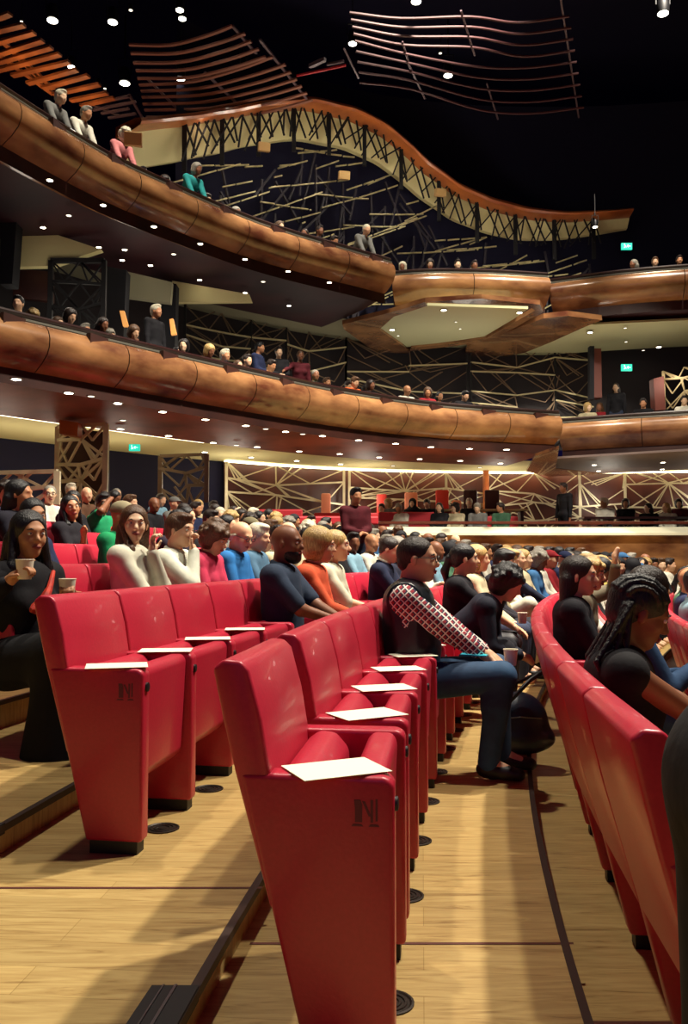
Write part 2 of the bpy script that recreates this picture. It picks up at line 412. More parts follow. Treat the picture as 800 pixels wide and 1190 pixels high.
# flat pale ceilings behind the soffits and the walls at the back of each level
def slab(name, m, path, prof, z, d0=0, d1=None, closed=False, n=None):
    mb = MB(); d1 = d1 or path.len; sweep(mb, path, prof, d0, d1, n or max(8, int((d1-d0)*2)), closed, z); return struct(mb.build(name, m))
PALL = Path([atz(x, y, ZL) for x, y in ((0,362), (100,386), (200,410), (300,433), (400,454), (500,469), (600,474), (700,475), (800,474), (960,470))], ext0=9)
slab('ceiling', CREAM, PALL, [(2.5,-.90), (5.6,-.90)], ZL)
slab('wall_stalls', mat('wall_wood', srgb(96, 46, 32), .45, col2=srgb(60, 26, 24), nscale=.8), PALL, [(5.4,-.90), (5.4,-4.5)], ZL, d0=PALL.find_px(262, 5.4))
slab('wall_left', NAVYW, PALL, [(5.6,-.90), (5.6,-4.8)], ZL, d1=PALL.find_px(262, 5.6))
slab('wall_middle', mat('wall_dark_wood', srgb(34, 18, 24), .6, col2=srgb(20, 12, 20), nscale=.8), PALL, [(4.3,-.4), (4.3,2.6)], ZL)
slab('wall_upper', NAVYW, PALL, [(4.6,2.4), (4.6,9.5)], ZL, d0=PALL.find_px(205, 4.6, 10))
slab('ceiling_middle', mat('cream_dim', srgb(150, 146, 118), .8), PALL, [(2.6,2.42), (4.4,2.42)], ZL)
mb = MB(); mb.box(-30, 45, -8, 40, 16, 16.2); struct(mb.build('ceiling_upper', NAVYW))
mb = MB(); mb.box(16, 16.3, -8, 40, -2, 16); struct(mb.build('wall_right', NAVYW))

# cove light strips
def glow(name, path, d0, d1, off, z, w, col, st):
    mb = MB(); sweep(mb, path, [(off, z), (off+w, z), (off+w, z+.03), (off, z+.03)], d0, d1, max(6, int((d1-d0)*2)), True)
    return mb.build(name, mat('glow_%s_%d' % (name, st*10), (.02,.02,.02), .5, emit=col, estr=st))
WARM = (1, .86, .55)
o = glow('cove_light', PALL, PALL.find_px(262, 5.2), PALL.len, 5.1, ZL-.95, .16, WARM, 7); tag(o, 'long warm strip of cove light above the stalls back wall', 'cove light')
o = glow('cove_light', PALL, 0, PALL.find_px(240, 2.6), 2.66, ZL-.945, .08, WARM, 5); tag(o, 'warm cove light strip behind the lower balcony soffit at the left', 'cove light')

# ------------------------------------------------------------ lattices
def lattice(name, label, fn, W, H, seed, levels, pitch, m, th=.035, diag=2, posts=True, pm=None, hm=None, group=None, fan=True):
    """fn(s, z) -> world point; irregular bars: zigzag rails, posts and fans of diagonals"""
    R = random.Random(seed); t = thing(name, label, 'lattice screen', (0,0,0), 0, group)
    rails, dg, po = MB(), MB(), MB()
    n = max(2, int(W/pitch)); xs = [W*i/n+(R.uniform(-.15, .15)*W/n if 0 < i < n else 0) for i in range(n+1)]
    lv = []
    for h in levels:
        pts = [(x, h+R.uniform(-.07, .07)*H if i % 2 else h+R.uniform(-.02, .08)*H) for i, x in enumerate(xs)]
        lv.append(pts)
        for (a, b), (c, d) in zip(pts, pts[1:]):
            if R.random() < .88: rails.bar(fn(a, b), fn(c, d), th*1.5, th*1.3)
    allv = [[(x, 0) for x in xs]]+lv+[[(x, H) for x in xs]]
    for r in range(len(allv)-1):
        lo, hi = allv[r], allv[r+1]
        for i in range(n):
            if fan:
                c = R.choice((0, 1)); a = lo[i+c] if R.random() < .5 else hi[i+c]
                other = hi if a in lo else lo
                for j in range(diag):
                    f = R.uniform(-.1, 1.1); b = other[i]; e = other[i+1]
                    q = (b[0]+(e[0]-b[0])*f, b[1]+(e[1]-b[1])*f)
                    q = (max(0, min(W, q[0])), q[1]); dg.bar(fn(*a), fn(*q), th*.9)
                f = R.uniform(.2, .8); a = (lo[i][0]+(lo[i+1][0]-lo[i][0])*f, lo[i][1]+(lo[i+1][1]-lo[i][1])*f)
                for q in (hi[i], hi[i+1]): dg.bar(fn(*a), fn(*q), th*.8)
    if posts:
        for x in xs[::2]:
            po = MB(); po.bar(fn(x, 0), fn(x, H), th*1.4, th*2); po.build('post', pm or m, t)
    rails.build('rail', hm or m, t); dg.build('strut', m, t); return t
def on_path(path, d0, off, z0): return lambda s, z: path.at(d0+s, off)+Vector((0, 0, z0+z))
def on_line(a, b, z0):
    a, b = Vector((a[0], a[1], 0)), Vector((b[0], b[1], 0)); u = (b-a).normalized()
    return (lambda s, z: a+u*s+Vector((0, 0, z0+z))), (b-a).length
da = PALL.find_px(266, 5.2)
bays = [(266, 402, 'left bay, behind the seated crowd'), (404, 566, 'middle bay, behind the raised tables'), (568, 726, 'bay right of the thin wooden column'), (728, 900, 'rightmost bay')]
for i, (a, b, l) in enumerate(bays):
    d0, d1 = PALL.find_px(a, 5.1), (PALL.find_px(b, 5.1) if b < 900 else PALL.len)
    lattice('lattice_screen', 'pale gilt lattice along the stalls back wall, '+l, on_path(PALL, d0, 5.15, ZL-3.2), d1-d0, 2.25, 10+i, [.42, .88, 1.32, 1.8], .8, GOLD, .034, 3, group='lattice screens of the stalls back wall')
# slender wooden column in it
p = PALL.at(PALL.find_px(566, 4.9), 4.9); mb = MB(); mb.tube([(p.x, p.y, 1.2), (p.x, p.y, 3.62)], .09, 12)
struct(mb.build('trim_column', ORWOOD, smooth=True))
# lattice walls of the middle and upper levels
for i, (a, b, l) in enumerate([(212, 330, 'left of the middle level'), (332, 400, 'bright open bay beside the outstretched arm'), (402, 545, 'below the pale hanging ceiling'), (547, 690, 'right of the middle level')]):
    d0, d1 = PALL.find_px(a, 4.1), PALL.find_px(b, 4.1)
    lattice('lattice_screen', 'dark bronze lattice behind the lower balcony, '+l, on_path(PALL, d0, 4.05, ZL-.2), d1-d0, 2.6, 30+i, [.55, .95, 1.35, 1.75, 2.15], .75, mat('bronze_bar', srgb(120, 98, 76), .4, metal=.4), .028, 2, pm=DKBAR, hm=mat('gilt_bronze_rail', srgb(210, 196, 150), .4, metal=.2), group='lattice screens of the middle level')

# upper ceiling: a wavy wooden lip, a cream frieze below it and the lattice wall hanging in front
wave = [(150,151), (200,146), (250,139), (300,130), (350,126), (400,136), (440,153), (470,176), (500,204), (540,230), (580,245), (620,254), (660,257), (700,255), (732,252)]
PW = Path([PALL.at(PALL.find_px(x, 3.6, 10), 3.6) for x, _ in wave])
def wavez(d, px=None):
    p = PW.at(d); px = 400+1000*p.x/p.y
    for (a, ya), (b, yb) in zip(wave, wave[1:]):
        if px <= b or b == 732:
            f = (px-a)/(b-a); f = max(-.2, min(1.2, f)); y = ya+(yb-ya)*(f*f*(3-2*f) if 0 < f < 1 else f)
            return at(px, y, p.y).z
    return 10
NW = 90; WZ = [wavez(PW.len*i/NW) for i in range(NW+1)]
for _ in range(3): WZ = [WZ[0]]+[(a+b+c)/3 for a, b, c in zip(WZ, WZ[1:], WZ[2:])]+[WZ[-1]]
def wz(d):
    f = max(0, min(NW-1e-6, d/PW.len*NW)); i = int(f); return WZ[i]+(WZ[i+1]-WZ[i])*(f-i)
t = thing('wavy_canopy', 'wavy wooden ceiling edge with a cream frieze above the upper balcony', 'ceiling canopy')
mb, fr, tp = MB(), MB(), MB()
lipprof = [(-.4,.0), (-.44,.06), (-.4,.14), (-.2,.20), (.5,.24), (.5,-.02), (0,-.03)]
for i in range(NW+1):
    d = PW.len*i/NW; z = WZ[i]
    fw = 1 if i < 70 else 1-.5*(i-70)/20
    for off, dz in lipprof: dz *= fw; p = PW.at(d, off); mb.v.append((p.x, p.y, z+dz))
    for off, dz in ((.05, -.02), (.30, -(.78-.36*i/NW)*fw), (.45, -(.78-.36*i/NW)*fw), (.45, 0)): p = PW.at(d, off); fr.v.append((p.x, p.y, z+dz))
    if i:
        for B, m in ((mb, 7), (fr, 4)):
            for j in range(m): a = (i-1)*m+j; b = (i-1)*m+(j+1) % m; B.f.append((a, a+m, b+m, b))
mb.build('wooden_lip', ORWOOD, t, smooth=True); fr.build('frieze', CREAM, t, smooth=False)
tr = thing('lattice_screen', 'dark truss of slanted bars hanging in front of the cream frieze', 'lattice screen')
mb, po = MB(), MB(); R = random.Random(5)
d0 = PW.find_px(212, 0, 10); d1 = PW.find_px(690, 0, 9.6)
n = 44
for i in range(n+1):
    d = d0+(d1-d0)*i/n; z = wz(d); q = lambda dd, off, h: PW.at(dd, off)+Vector((0, 0, wz(dd)+h))
    if i % 4 == 0: po = MB(); po.bar(q(d, -.05, 0), q(d, -.05, -1.1), .07, .10); po.build('post', DKBAR, tr)
    e = d+(d1-d0)/n
    mb.bar(q(d, -.1, -.02), q(d+R.uniform(.1, .4), -.1, -.62-R.uniform(0, .2)), .034)
    mb.bar(q(d+R.uniform(-.1, .3), -.12, -.02), q(d+R.uniform(-.4, -.1), -.12, -.62-R.uniform(0, .3)), .034)
mb.build('strut', DKBAR, tr)
# the lattice wall proper, long slanting gilt bars over a dark ground
lw = thing('lattice_screen', 'tall lattice wall of slanting gilt bars behind the upper balcony', 'lattice screen')
gb, db = MB(), MB(); R = random.Random(11)
for lev in range(15):
    d = d0-.2; h = -.85-lev*.33; sl = R.choice((.3, .24, .18))
    while d < d1-.4:
        L = R.uniform(.8, 2.4); up_ = R.choice((.56, .46, .5, .34, .12)); z0 = wz(d)+h+R.uniform(-.1, .1); x = 0
        while x < L:
            l = min(R.uniform(.25, .8), L-x)
            za, zb = z0+up_*x, z0+up_*(x+l)
            if za > 7.4 and zb < wz(d+x)-.75 and d+x+l < d1 and R.random() < .93: gb.bar(PW.at(d+x, .15)+Vector((0, 0, za)), PW.at(d+x+l, .12)+Vector((0, 0, zb)), .045, .03)
            x += l+.07
        d += L*R.uniform(.8, 1.1)
d = d0
while d < d1:
    for _ in range(4):
        z = wz(d)-.8-R.uniform(0, 3.5); a = PW.at(d, .2)+Vector((0, 0, max(7.3, z)))
        b = PW.at(min(d1, d+R.uniform(-.9, 1.1)), .2)+Vector((0, 0, max(7.2, z-R.uniform(.8, 1.8)))); db.bar(a, b, .05)
    d += .4
gb.build('rail', mat('gilt_rail', srgb(206, 192, 140), .4, metal=.2, noise=.5, nscale=6), lw); db.build('strut', mat('blue_bar', srgb(40, 34, 44), .6), lw)

# boxes' pale undersides with amber wood borders
def flat(name, m, pts, z, th=.06, parent=None, zs=None):
    mb = MB(); P = [atz(x, y, zz) for (x, y), zz in zip(pts, zs or [z]*len(pts))]; n = len(P)
    mb.v = [tuple(p) for p in P]+[(p.x, p.y, p.z+th) for p in P]
    mb.f = [tuple(range(n)), tuple(range(n, 2*n))[::-1]]+[(i, i+n, (i+1) % n+n, (i+1) % n) for i in range(n)]
    return mb.build(name, m, parent)
CEILM = mat('pale_ceiling', srgb(196, 194, 150), .7)
t = thing('box_ceiling', 'pale underside of the middle upper box with a curved amber wood border', 'ceiling panel')
flat('ceiling_board', CEILM, [(495,355), (614,359), (597,371), (563,391), (530,396), (468,404), (437,384), (455,368)], 6.74, parent=t)
flat('wooden_border', FASCIA, [(494,351), (455,363), (398,377), (400,383), (437,409), (452,412), (478,410), (470,403), (441,383), (458,368), (497,355.5)], 6.68, .1, t)
flat('edge_trim', FASCIA, [(494,351), (616,356), (622,361), (566,393), (530,399), (478,404), (476,408), (530,402), (570,397), (632,362), (628,354), (560,347)], 6.69, .1, t)
t = thing('box_ceiling', 'amber wood underside of the right upper box, rounded at its left end', 'ceiling panel')
flat('wooden_border', FASCIA, [(632,370), (660,367), (700,372), (680,380), (640,398), (610,410), (568,418), (552,417), (541,410), (543,402), (575,392), (605,380)], 6.72, .12, t)
flat('ceiling_board', CEILM, [(672,378), (800,372), (820,390), (800,402), (700,408), (610,414), (575,418), (620,402)], 6.76, .05, t)
t = thing('box_ceiling', 'grey underside of the lower right box above the side stalls', 'ceiling panel')
flat('ceiling_board', mat('grey_ceiling', srgb(112, 96, 92), .6), [(648,533), (800,524), (960,516), (960,538), (800,546), (660,552), (622,548), (632,536)], ZL-1.0, .05, t)
flat('wooden_border', FASCIA, [(622,530), (650,521), (646,545), (700,551), (640,554), (612,548)], ZL-1.03, .06, t)

# ceiling pieces of the upper-left middle level: pale bulkheads, black columns, a framed lattice
def upright(name, m, pts, Y, th=.08, parent=None):
    mb = MB(); P = [at(x, y, Y if not isinstance(Y, (list, tuple)) else Y[i]) for i, (x, y) in enumerate(pts)]; n = len(P)
    mb.v = [tuple(p) for p in P]+[(p.x, p.y+th, p.z) for p in P]
    mb.f = [tuple(range(n)), tuple(range(n, 2*n))[::-1]]+[(i, i+n, (i+1) % n+n, (i+1) % n) for i in range(n)]
    return mb.build(name, m, parent)
struct(upright('wall_bulkhead', CREAM, [(16,270), (40,264), (118,290), (60,309), (15,310)], [15.0]*5, .15))
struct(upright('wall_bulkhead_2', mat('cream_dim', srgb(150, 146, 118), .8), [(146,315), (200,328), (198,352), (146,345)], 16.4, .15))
struct(upright('wall_bulkhead_3', CREAM, [(200,326), (290,342), (293,350), (202,351)], 17.4, .15))
struct(upright('wall_panel', DKWOOD, [(15,312), (60,316), (60,350), (15,345)], 15.3, .15))
for j, pts in enumerate([[(0,240), (20,245), (14,330), (0,330)], [(118,308), (147,314), (143,400), (118,396)], [(186,326), (205,330), (203,410), (186,408)]]):
    o = upright('column', mat('black_column', srgb(10, 9, 20), .8), pts, (14.4, 15.7, 17.0)[j], .3); struct(o)
p0, p1 = at(58, 372, 14.9), at(120, 386, 14.9)
fn, W = on_line(p0, p1, at(60, 380, 14.9).z); H = at(60, 303, 14.9).z-at(60, 380, 14.9).z
t = lattice('lattice_screen', 'black framed lattice panel at the left of the middle level', fn, W, H, 77, [H*.3, H*.65], .4, DKBAR, .035, 2)
fb = MB()
for a, b in (((0,0), (0,H)), ((W,0), (W,H)), ((0,H), (W,H)), ((0,0), (W,0))): fb.bar(fn(*a), fn(*b), .08, .08)
fb.build('frame', DKBAR, t)
for j, pts in enumerate([[(139,361), (144,361), (149,379), (143,379)], [(197,371), (201,370), (205,388), (199,389)]]):
    o = upright('wall_lamp', mat('amber_glow', srgb(200, 120, 50), .5, emit=(1, .45, .12), estr=.8), pts, 15.4, .08); tag(o, 'narrow amber wall light, %s of the standing man in the lower balcony' % ('left', 'right')[j], 'wall light')
# stalls: lattice column, railing lattice and fan at the left
for j, (a, b, y0, y1, Y, lab, lv, pt) in enumerate([(66, 122, 582, 496, 15.0, 'tall gilt lattice column beside the green exit sign', 3, .55), (-30, 66, 588, 550, 13.0, 'gilt lattice railing at the left behind the seated women', 1, .5), (186, 240, 585, 530, 17.5, 'dim bronze lattice left of the long gilt one', 2, .6)]):
    pa, pb = at(a, y0, Y), at(b, y0, Y-.3); H = at(a, y1, Y).z-pa.z; fn, W = on_line(pa, pb, pa.z)
    m = GOLD if j < 2 else mat('bronze_bar', srgb(120, 98, 76), .4, metal=.4)
    t = lattice('lattice_screen', lab, fn, W, H, 50+j, [H*(q+1)/(lv+1) for q in range(lv)], pt, m, .045, 2)
    fb = MB()
    for q, r in (((0,0), (0,H)), ((W,0), (W,H)), ((0,H), (W,H))): fb.bar(fn(*q), fn(*r), .06, .06)
    fb.build('frame', m, t)
struct(upright('wall_stub', DKWOOD, [(66,496), (122,502), (122,585), (66,585)], 15.4, .3))
struct(upright('column_2', ORWOOD, [(69,488), (91,491), (90,507), (69,504)], 14.6, .25))
struct(upright('column_3', mat('red_wood', srgb(110, 50, 38), .5), [(690,405), (699,405), (700,462), (691,462)], 22.0, .3))
struct(upright('column_4', mat('red_wood', srgb(110, 50, 38), .5), [(760,440), (772,437), (774,476), (762,477)], 20.9, .3))
struct(upright('column_5', mat('black_column', srgb(10, 9, 20), .8), [(686,402), (691,402), (691,464), (686,464)], 21.8, .2))
fnr, W = on_line(at(772, 476, 21), at(830, 474, 20), at(772, 476, 21).z)
lattice('lattice_screen', 'small gilt lattice beside the right box audience', fnr, W, .95, 91, [.35, .7], .5, mat('bronze_rail', srgb(170, 150, 110), .4, metal=.4), .035, 2)

# ------------------------------------------------------------ raised side stalls with their parapet
ZR = 1.95
PP = path_px([(432,610.5), (520,609.5), (620,609), (720,609), (800,609), (960,608)], ZR)
# keep the same depth along the parapet
PP = Path([Vector((( (x-400)/1000)*20.2, 20.2+max(0, (x-700)/200)*0, 0)) for x in (428, 520, 640, 760, 900, 1040)])
t = thing('parapet', 'long wooden parapet with a lit white ledge in front of the raised side stalls', 'parapet')
mb = MB(); sweep(mb, PP, [(-.02,-.30), (-.06,-1.6), (.1,-1.6), (.1,-.1)], 0, PP.len, 20, True, ZR); mb.build('wooden_wall', FASCIA, t)
mb = MB(); sweep(mb, PP, [(-.10,-.02), (-.12,.03), (.10,.05), (.12,-.03)], 0, PP.len, 20, True, ZR); mb.build('handrail', mat('rail_red', srgb(92, 30, 28), .4), t)
mb = MB(); sweep(mb, PP, [(-.05,-.09), (-.22,-.24), (-.22,-.29), (-.0,-.28)], 0, PP.len, 20, True, ZR); mb.build('ledge', mat('ledge_white_glow', srgb(236, 232, 200), .6, emit=(1,.95,.75), estr=.12), t)  # slight emission stands in for the light falling on the ledge
# its floor and tiers
for j, (off, z) in enumerate(((.1, 1.25), (1.5, 1.4), (2.9, 1.55))):
    mb = MB(); mb.box(-5.5 if j else .6, 16, 20.2+off, 21.7+off, .2, z); struct(mb.build('floor_tier_%d' % (j+1), DKWOOD))
# red benches and white tables in the raised stalls
def bench(x0, x1, Y, ztop, label, bh=.45):
    t = thing('bench', label, 'bench', ((x0+x1)/2, Y, ztop-.8), 0, 'red benches of the raised side stalls'); w = (x1-x0)/2
    b = MB(); b.box(-w, w, -.06, .06, .8-bh, .8); b.build('backrest', RAISED, t, bevel=.03)
    b = MB(); b.box(-w, w, .06, .5, .3, .42); b.build('seat', RAISED, t, bevel=.03)
    b = MB(); b.box(-w, w, -.05, .45, 0, .8-bh); b.build('plinth', DKWOOD, t); return t
bl = [(440, 505, 583, 20.9, 'left of the white-shirted man'), (562, 602, 588, 20.9, 'in the middle'), (668, 700, 600, 20.8, 'beside the standing person'), (536, 556, 600, 21.9, 'behind the dark-haired guests')]
for px0, px1, y, Y, l in bl:
    a, b = at(px0, y+12, Y), at(px1, y+12, Y); bench(a.x, b.x, Y, a.z, 'red upholstered bench in the raised side stalls, '+l)
for px0, px1, y, Y, l in [(478, 612, 592, 22.4, 'behind the middle guests'), (676, 800, 601, 20.9, 'in front of the white-haired woman')]:
    a, b = at(px0, y, Y), at(px1, y, Y); t = thing('long_table', 'long narrow table with pale edge, '+l, 'table', ((a.x+b.x)/2, Y, 1.25)); h = a.z-1.25; w = (b.x-a.x)/2
    q = MB(); q.box(-w, w, -.25, .25, h-.05, h); q.build('tabletop', CREAM if px0 < 600 else RAILM, t)
    for sx in (-1, 1): q = MB(); q.box(sx*w*.9-.04, sx*w*.9+.04, -.2, .2, 0, h-.05); q.build('leg', DKWOOD, t)
for px, y, w, c in [(478, 581, 15, 'pale'), (514, 578, 15, 'red'), (531, 590, 11, 'pale'), (547, 578, 16, 'dark'), (572, 578, 17, 'dark'), (379, 582, 11, 'pale'), (444, 583, 12, 'red')]:
    Y = 23.0; a = at(px, y, Y); s = w/2/1000*Y
    t = thing('booth_chair', '%s high-backed booth chair at the rear of the raised side stalls' % c, 'chair', (a.x, Y, 1.55)); h = a.z-1.55
    m = {'pale': mat('peach', srgb(240, 150, 120), .7), 'red': mat('booth_red', srgb(220, 60, 50), .7), 'dark': mat('booth_dark', srgb(60, 12, 24), .7)}[c]
    b = MB(); b.box(-s, s, -.06, .06, h-.35, h+.2); b.build('backrest', m, t, bevel=.04, smooth=True)
    b = MB(); b.box(-s, s, -.5, -.06, h-.47, h-.35); b.build('seat', m, t, bevel=.03)
    for sx in (-1, 1): b = MB(); b.box(sx*s*.8-.02, sx*s*.8+.02, -.4, -.36, 0, h-.45); b.build('leg', DKWOOD, t)
    later(t, t['label'], px)
# red bench rows at the back of the left crowd
for j, (x0, x1, y, Y) in enumerate([(330, 440, 600, 16.2), (290, 352, 592, 17.0), (365, 440, 596, 19.5), (108, 172, 612, 10.2), (108, 172, 609, 12.2)]):
    a, b = at(x0, y, Y), at(x1, y, Y); bench(a.x, b.x, Y, a.z, 'long red bench behind the left crowd, '+['in front of the navy suit', 'beside the woman in white', 'at the very back', 'nearer of two by the green shirt', 'farther of two by the green shirt'][j], .16)

# ------------------------------------------------------------ exit signs
GREEN = mat('exit_green', (.02,.3,.2), .5, emit=(.02, .75, .5), estr=1.0)
WHITEG = mat('exit_white', (.8,.9,.8), .5, emit=(.7, 1, .9), estr=1.2)
for px, py, Y, l in [(156, 520, 14.5, 'on the dark wall left of the lower soffit lights'), (729, 286, 21.0, 'at the right of the upper level'), (729, 427, 21.0, 'at the right of the middle level')]:
    a = at(px, py, Y); s = .0062*Y; t = thing('exit_sign', 'small green illuminated exit sign, '+l, 'exit sign', a)
    b = MB(); b.box(-s, s, 0, .06, -s*.62, s*.62); b.build('sign_box', GREEN, t)
    b = MB()
    b.bar((-s*.55,-.01,-s*.35), (-s*.35,-.01,0), s*.12, .01, Vector((0,1,0))); b.bar((-s*.35,-.01,0), (-s*.5,-.01,s*.25), s*.16, .01, Vector((0,1,0))); b.bar((-s*.35,-.01,0), (-s*.15,-.01,-s*.3), s*.12, .01, Vector((0,1,0)))
    b.box(-s*.52, -s*.38, -.01, 0, s*.3, s*.45)
    b.box(0, s*.7, -.01, 0, -s*.06, s*.06); b.bar((s*.0,-.01,0), (s*.25,-.01,s*.25), s*.12, .01, Vector((0,1,0))); b.bar((s*.0,-.01,0), (s*.25,-.01,-s*.25), s*.12, .01, Vector((0,1,0)))
    b.build('running_figure_and_arrow', WHITEG, t)

# ------------------------------------------------------------ downlights and ceiling spots
GLOWL = mat('lamp_glow', (.5,.5,.5), .5, emit=(1, .9, .68), estr=14)
GLOWS = mat('lamp_glow_soft', (.5,.5,.5), .5, emit=(1, .9, .68), estr=2)
RIMM = mat('lamp_rim', srgb(90, 70, 56), .4, metal=.5)
b = MB(); b.lathe([(.062, -.012), (.085, -.012), (.088, 0), (.062, 0)], 16); DLR = b.mesh('lamp_rim', RIMM, smooth=True)
b = MB(); b.lathe([(0, -.016), (.060, -.016), (.060, -.008), (0, -.008)], 16); DLG = b.mesh('lens', GLOWL); DLS = b.mesh('lens', GLOWS)
def downlight(p, r, base, group, dim=False, key=0):
    t = thing('downlight', base, 'downlight', p, 0, group); t.scale = (r, r, r)
    obj('lamp_rim', DLR, t); obj('lens', DLS if dim else DLG, t); later(t, base, key); return t
low = [(19,440),(80,456),(137,468),(189,478),(239,487),(140,498),(196,506),(238,525),(248,514),(286,494),(332,501),(375,506),(417,511),(460,515),(299,519),(348,524),(395,527),(441,531),(292,531),(345,535),(396,539),(488,533),(535,535),(582,538),(546,521),(589,522),(501,519)]
for px, py in low: downlight(atz(px, py, ZL-1.02), 1.0, 'round lit downlight in the lower balcony soffit', 'downlights of the lower balcony soffit', key=px)
for px, py in [(309,498), (352,504), (143,488), (275,517), (558,543), (457,541), (106,460)]: downlight(atz(px, py, ZL-1.02), .8, 'dim round vent light in the lower balcony soffit', 'dim lights of the lower soffit', True, px)
for px, py in [(691,540), (771,537), (696,547), (770,545)]: downlight(atz(px, py, ZL-1.08), .9, 'round lit downlight under the lower right box', 'downlights under the lower right box', key=px)
up = [(50,264),(179,263),(233,283),(78,286),(115,287),(175,308),(285,301),(232,325),(170,340),(285,340),(335,315),(383,328),(336,355),(58,209),(120,238),(142,302),(145,290)]
for px, py in up: downlight(atz(px, py, ZU-1.03), .72, 'round lit downlight in the dark upper balcony soffit', 'downlights of the upper balcony soffit', key=px)
for px, py in [(80,250), (160,329), (202,295), (306,327)]: downlight(atz(px, py, ZU-1.03), .7, 'dim round light in the upper balcony soffit', 'dim lights of the upper soffit', True, px)
for px, py in [(516,360), (604,363), (456,383), (530,374), (535,382), (463,390)]: downlight(atz(px, py, 6.735), 1.0 if px in (516, 604, 456) else .5, 'round downlight in the pale ceiling of the middle upper box', 'downlights of the middle box', px in (530,535,463), px)
for px, py in [(686,386), (766,403), (727,381), (728,397), (748,407), (693,410)]: downlight(atz(px, py, 6.71 if px > 620 else 6.7), 1.0 if px in (686, 766, 613) else .6, 'round downlight in the ceiling of the right upper box', 'downlights of the right upper box', px not in (686, 766, 613), px)
# theatre spots hanging in the dark ceiling
bh = MB(); bh.lathe([(.05, .0), (.11, .02), (.12, .16), (.09, .30), (.03, .34)], 16); SPH = bh.mesh('housing', BLACKM, smooth=True)
bl_ = MB(); bl_.lathe([(0, -.004), (.10, -.004), (.10, .004), (0, .004)], 16); SPL = bl_.mesh('lens', mat('spot_glow', (.5,.5,.5), .5, emit=(1, .95, .78), estr=8)); SPL2 = bl_.mesh('lens', GLOWS)
by = MB(); by.bar((-.13,0,.18), (-.13,0,.5), .015); by.bar((.13,0,.18), (.13,0,.5), .015); by.bar((-.13,0,.5), (.13,0,.5), .015); by.bar((0,0,.5), (0,0,1.4), .03); SPY = by.mesh('yoke', BLACKM)
for px, py, r in [(61,24,1.1), (131,26,1.0), (209,12,.8), (212,22,.8), (83,78,.8), (145,97,1.2), (210,92,1.0), (283,77,.7), (114,98,.45), (410,51,.9), (484,2,1.0), (521,88,1.0), (771,16,1.1), (25,25,.3), (122,103,.35), (512,62,.35), (152,12,.4), (692,264,.6)]:
    p = atz(px, py, 12.4) if py < 200 else at(px, py, 21); t = thing('ceiling_spotlight', 'theatre spotlight shining in the dark ceiling', 'spotlight', p, 0, 'spotlights in the dark ceiling'); t.scale = (r, r, r)
    obj('housing', SPH, t); obj('lens', SPL if r > .5 else SPL2, t); obj('yoke', SPY, t); later(t, 'theatre spotlight shining in the dark ceiling', px)

# ------------------------------------------------------------ louvred ceiling grids
def louvre(label, rows, cross, z, m1, m2, w=.10, h=.05):
    """rows: list of pixel polylines, one per slat; cross: list of polylines of the bearers"""
    t = thing('ceiling_louvre', label, 'ceiling louvre')
    mb = MB()
    for r in rows:
        P = catmull([atz(x, y, z) for x, y in r], 5) if len(r) > 2 else [atz(x, y, z) for x, y in r]
        for a, b in zip(P, P[1:]): mb.bar(a, b, w, h)
    mb.build('slats', m1, t)
    for c in cross:
        q = MB(); P = [atz(x, y, z) for x, y in c]
        for a, b in zip(P, P[1:]): q.bar(a+Vector((0,0,h)), b+Vector((0,0,h)), w*.8, h)
        q.build('bearer', m2, t)
    return t
lerp = lambda a, b, f: (a[0]+(b[0]-a[0])*f, a[1]+(b[1]-a[1])*f)
rows = []
A0, A1, B0, B1 = (-20, 22), (-10, 86), (12, 16), (130, 122)
g1 = [[(-10,24), (12,16)], [(-10,38), (28,29)], [(-10,52), (40,38)], [(-10,66), (50,47)], [(-10,75), (60,55)], [(-10,84), (70,63)], [(14,88), (81,72)], [(32,97), (90,81)], [(50,103), (103,88)], [(62,110), (116,98)], [(82,117), (125,108)], [(94,123), (133,114)]]
louvre('orange-lit wooden louvre grid in the ceiling at the far left', g1, [[(4,52), (62,106)], [(-8,62), (62,112)], [(20,68), (50,98)]], 11.5, SLAT, SLAT, .13, .05)
g1b = [[(100,122), (150,112)], [(108,128), (158,118)], [(118,132), (150,126)], [(126,137), (158,132)]]
louvre('small dim louvre piece right of the orange-lit grid', g1b, [[(104,122), (140,137)], [(150,112), (168,143)]], 11.5, SLATG, SLATG, .07, .04)
g2 = []
Lf = [(150,52), (152,62), (155,73), (158,82), (160,91), (162,99), (164,106), (165,113), (166,121), (168,128), (170,136), (176,143), (200,146)]
Rt = [(270,30), (285,39), (292,48), (301,57), (309,66), (317,66), (332,75), (338,84), (345,92), (351,100), (357,108), (363,116), (300,140)]
for i in range(12):
    a, b = Lf[i], Rt[i]; m = lerp(a, b, .42); g2.append([a, (m[0], m[1]+7+i*.5), lerp(m, b, .55), b]) if False else g2.append([a, (a[0]+(b[0]-a[0])*.4, a[1]+(b[1]-a[1])*.4+9), (a[0]+(b[0]-a[0])*.75, a[1]+(b[1]-a[1])*.75+6), b])
louvre('curved louvre grid of thin slats above the wavy canopy', g2, [[(302,48), (357,117)], [(238,86), (290,136)], [(270,32), (298,64)], [(172,94), (222,144)]], 11.8, mat('slat_mid', srgb(150, 100, 84), .4, metal=.2), SLATG, .07, .04)
g3 = []
for i in range(10):
    y = 4+i*13.2; x0 = 405+i*1.5
    R_ = 660+i*2.1
    g3.append([(x0, y*.62+4+(i > 5)*4*(i-5)), (x0+60, y*.78+8), (x0+140, y*.96+10 if i > 4 else y*.9+4), (R_-60, y+9), (R_, y+2)])
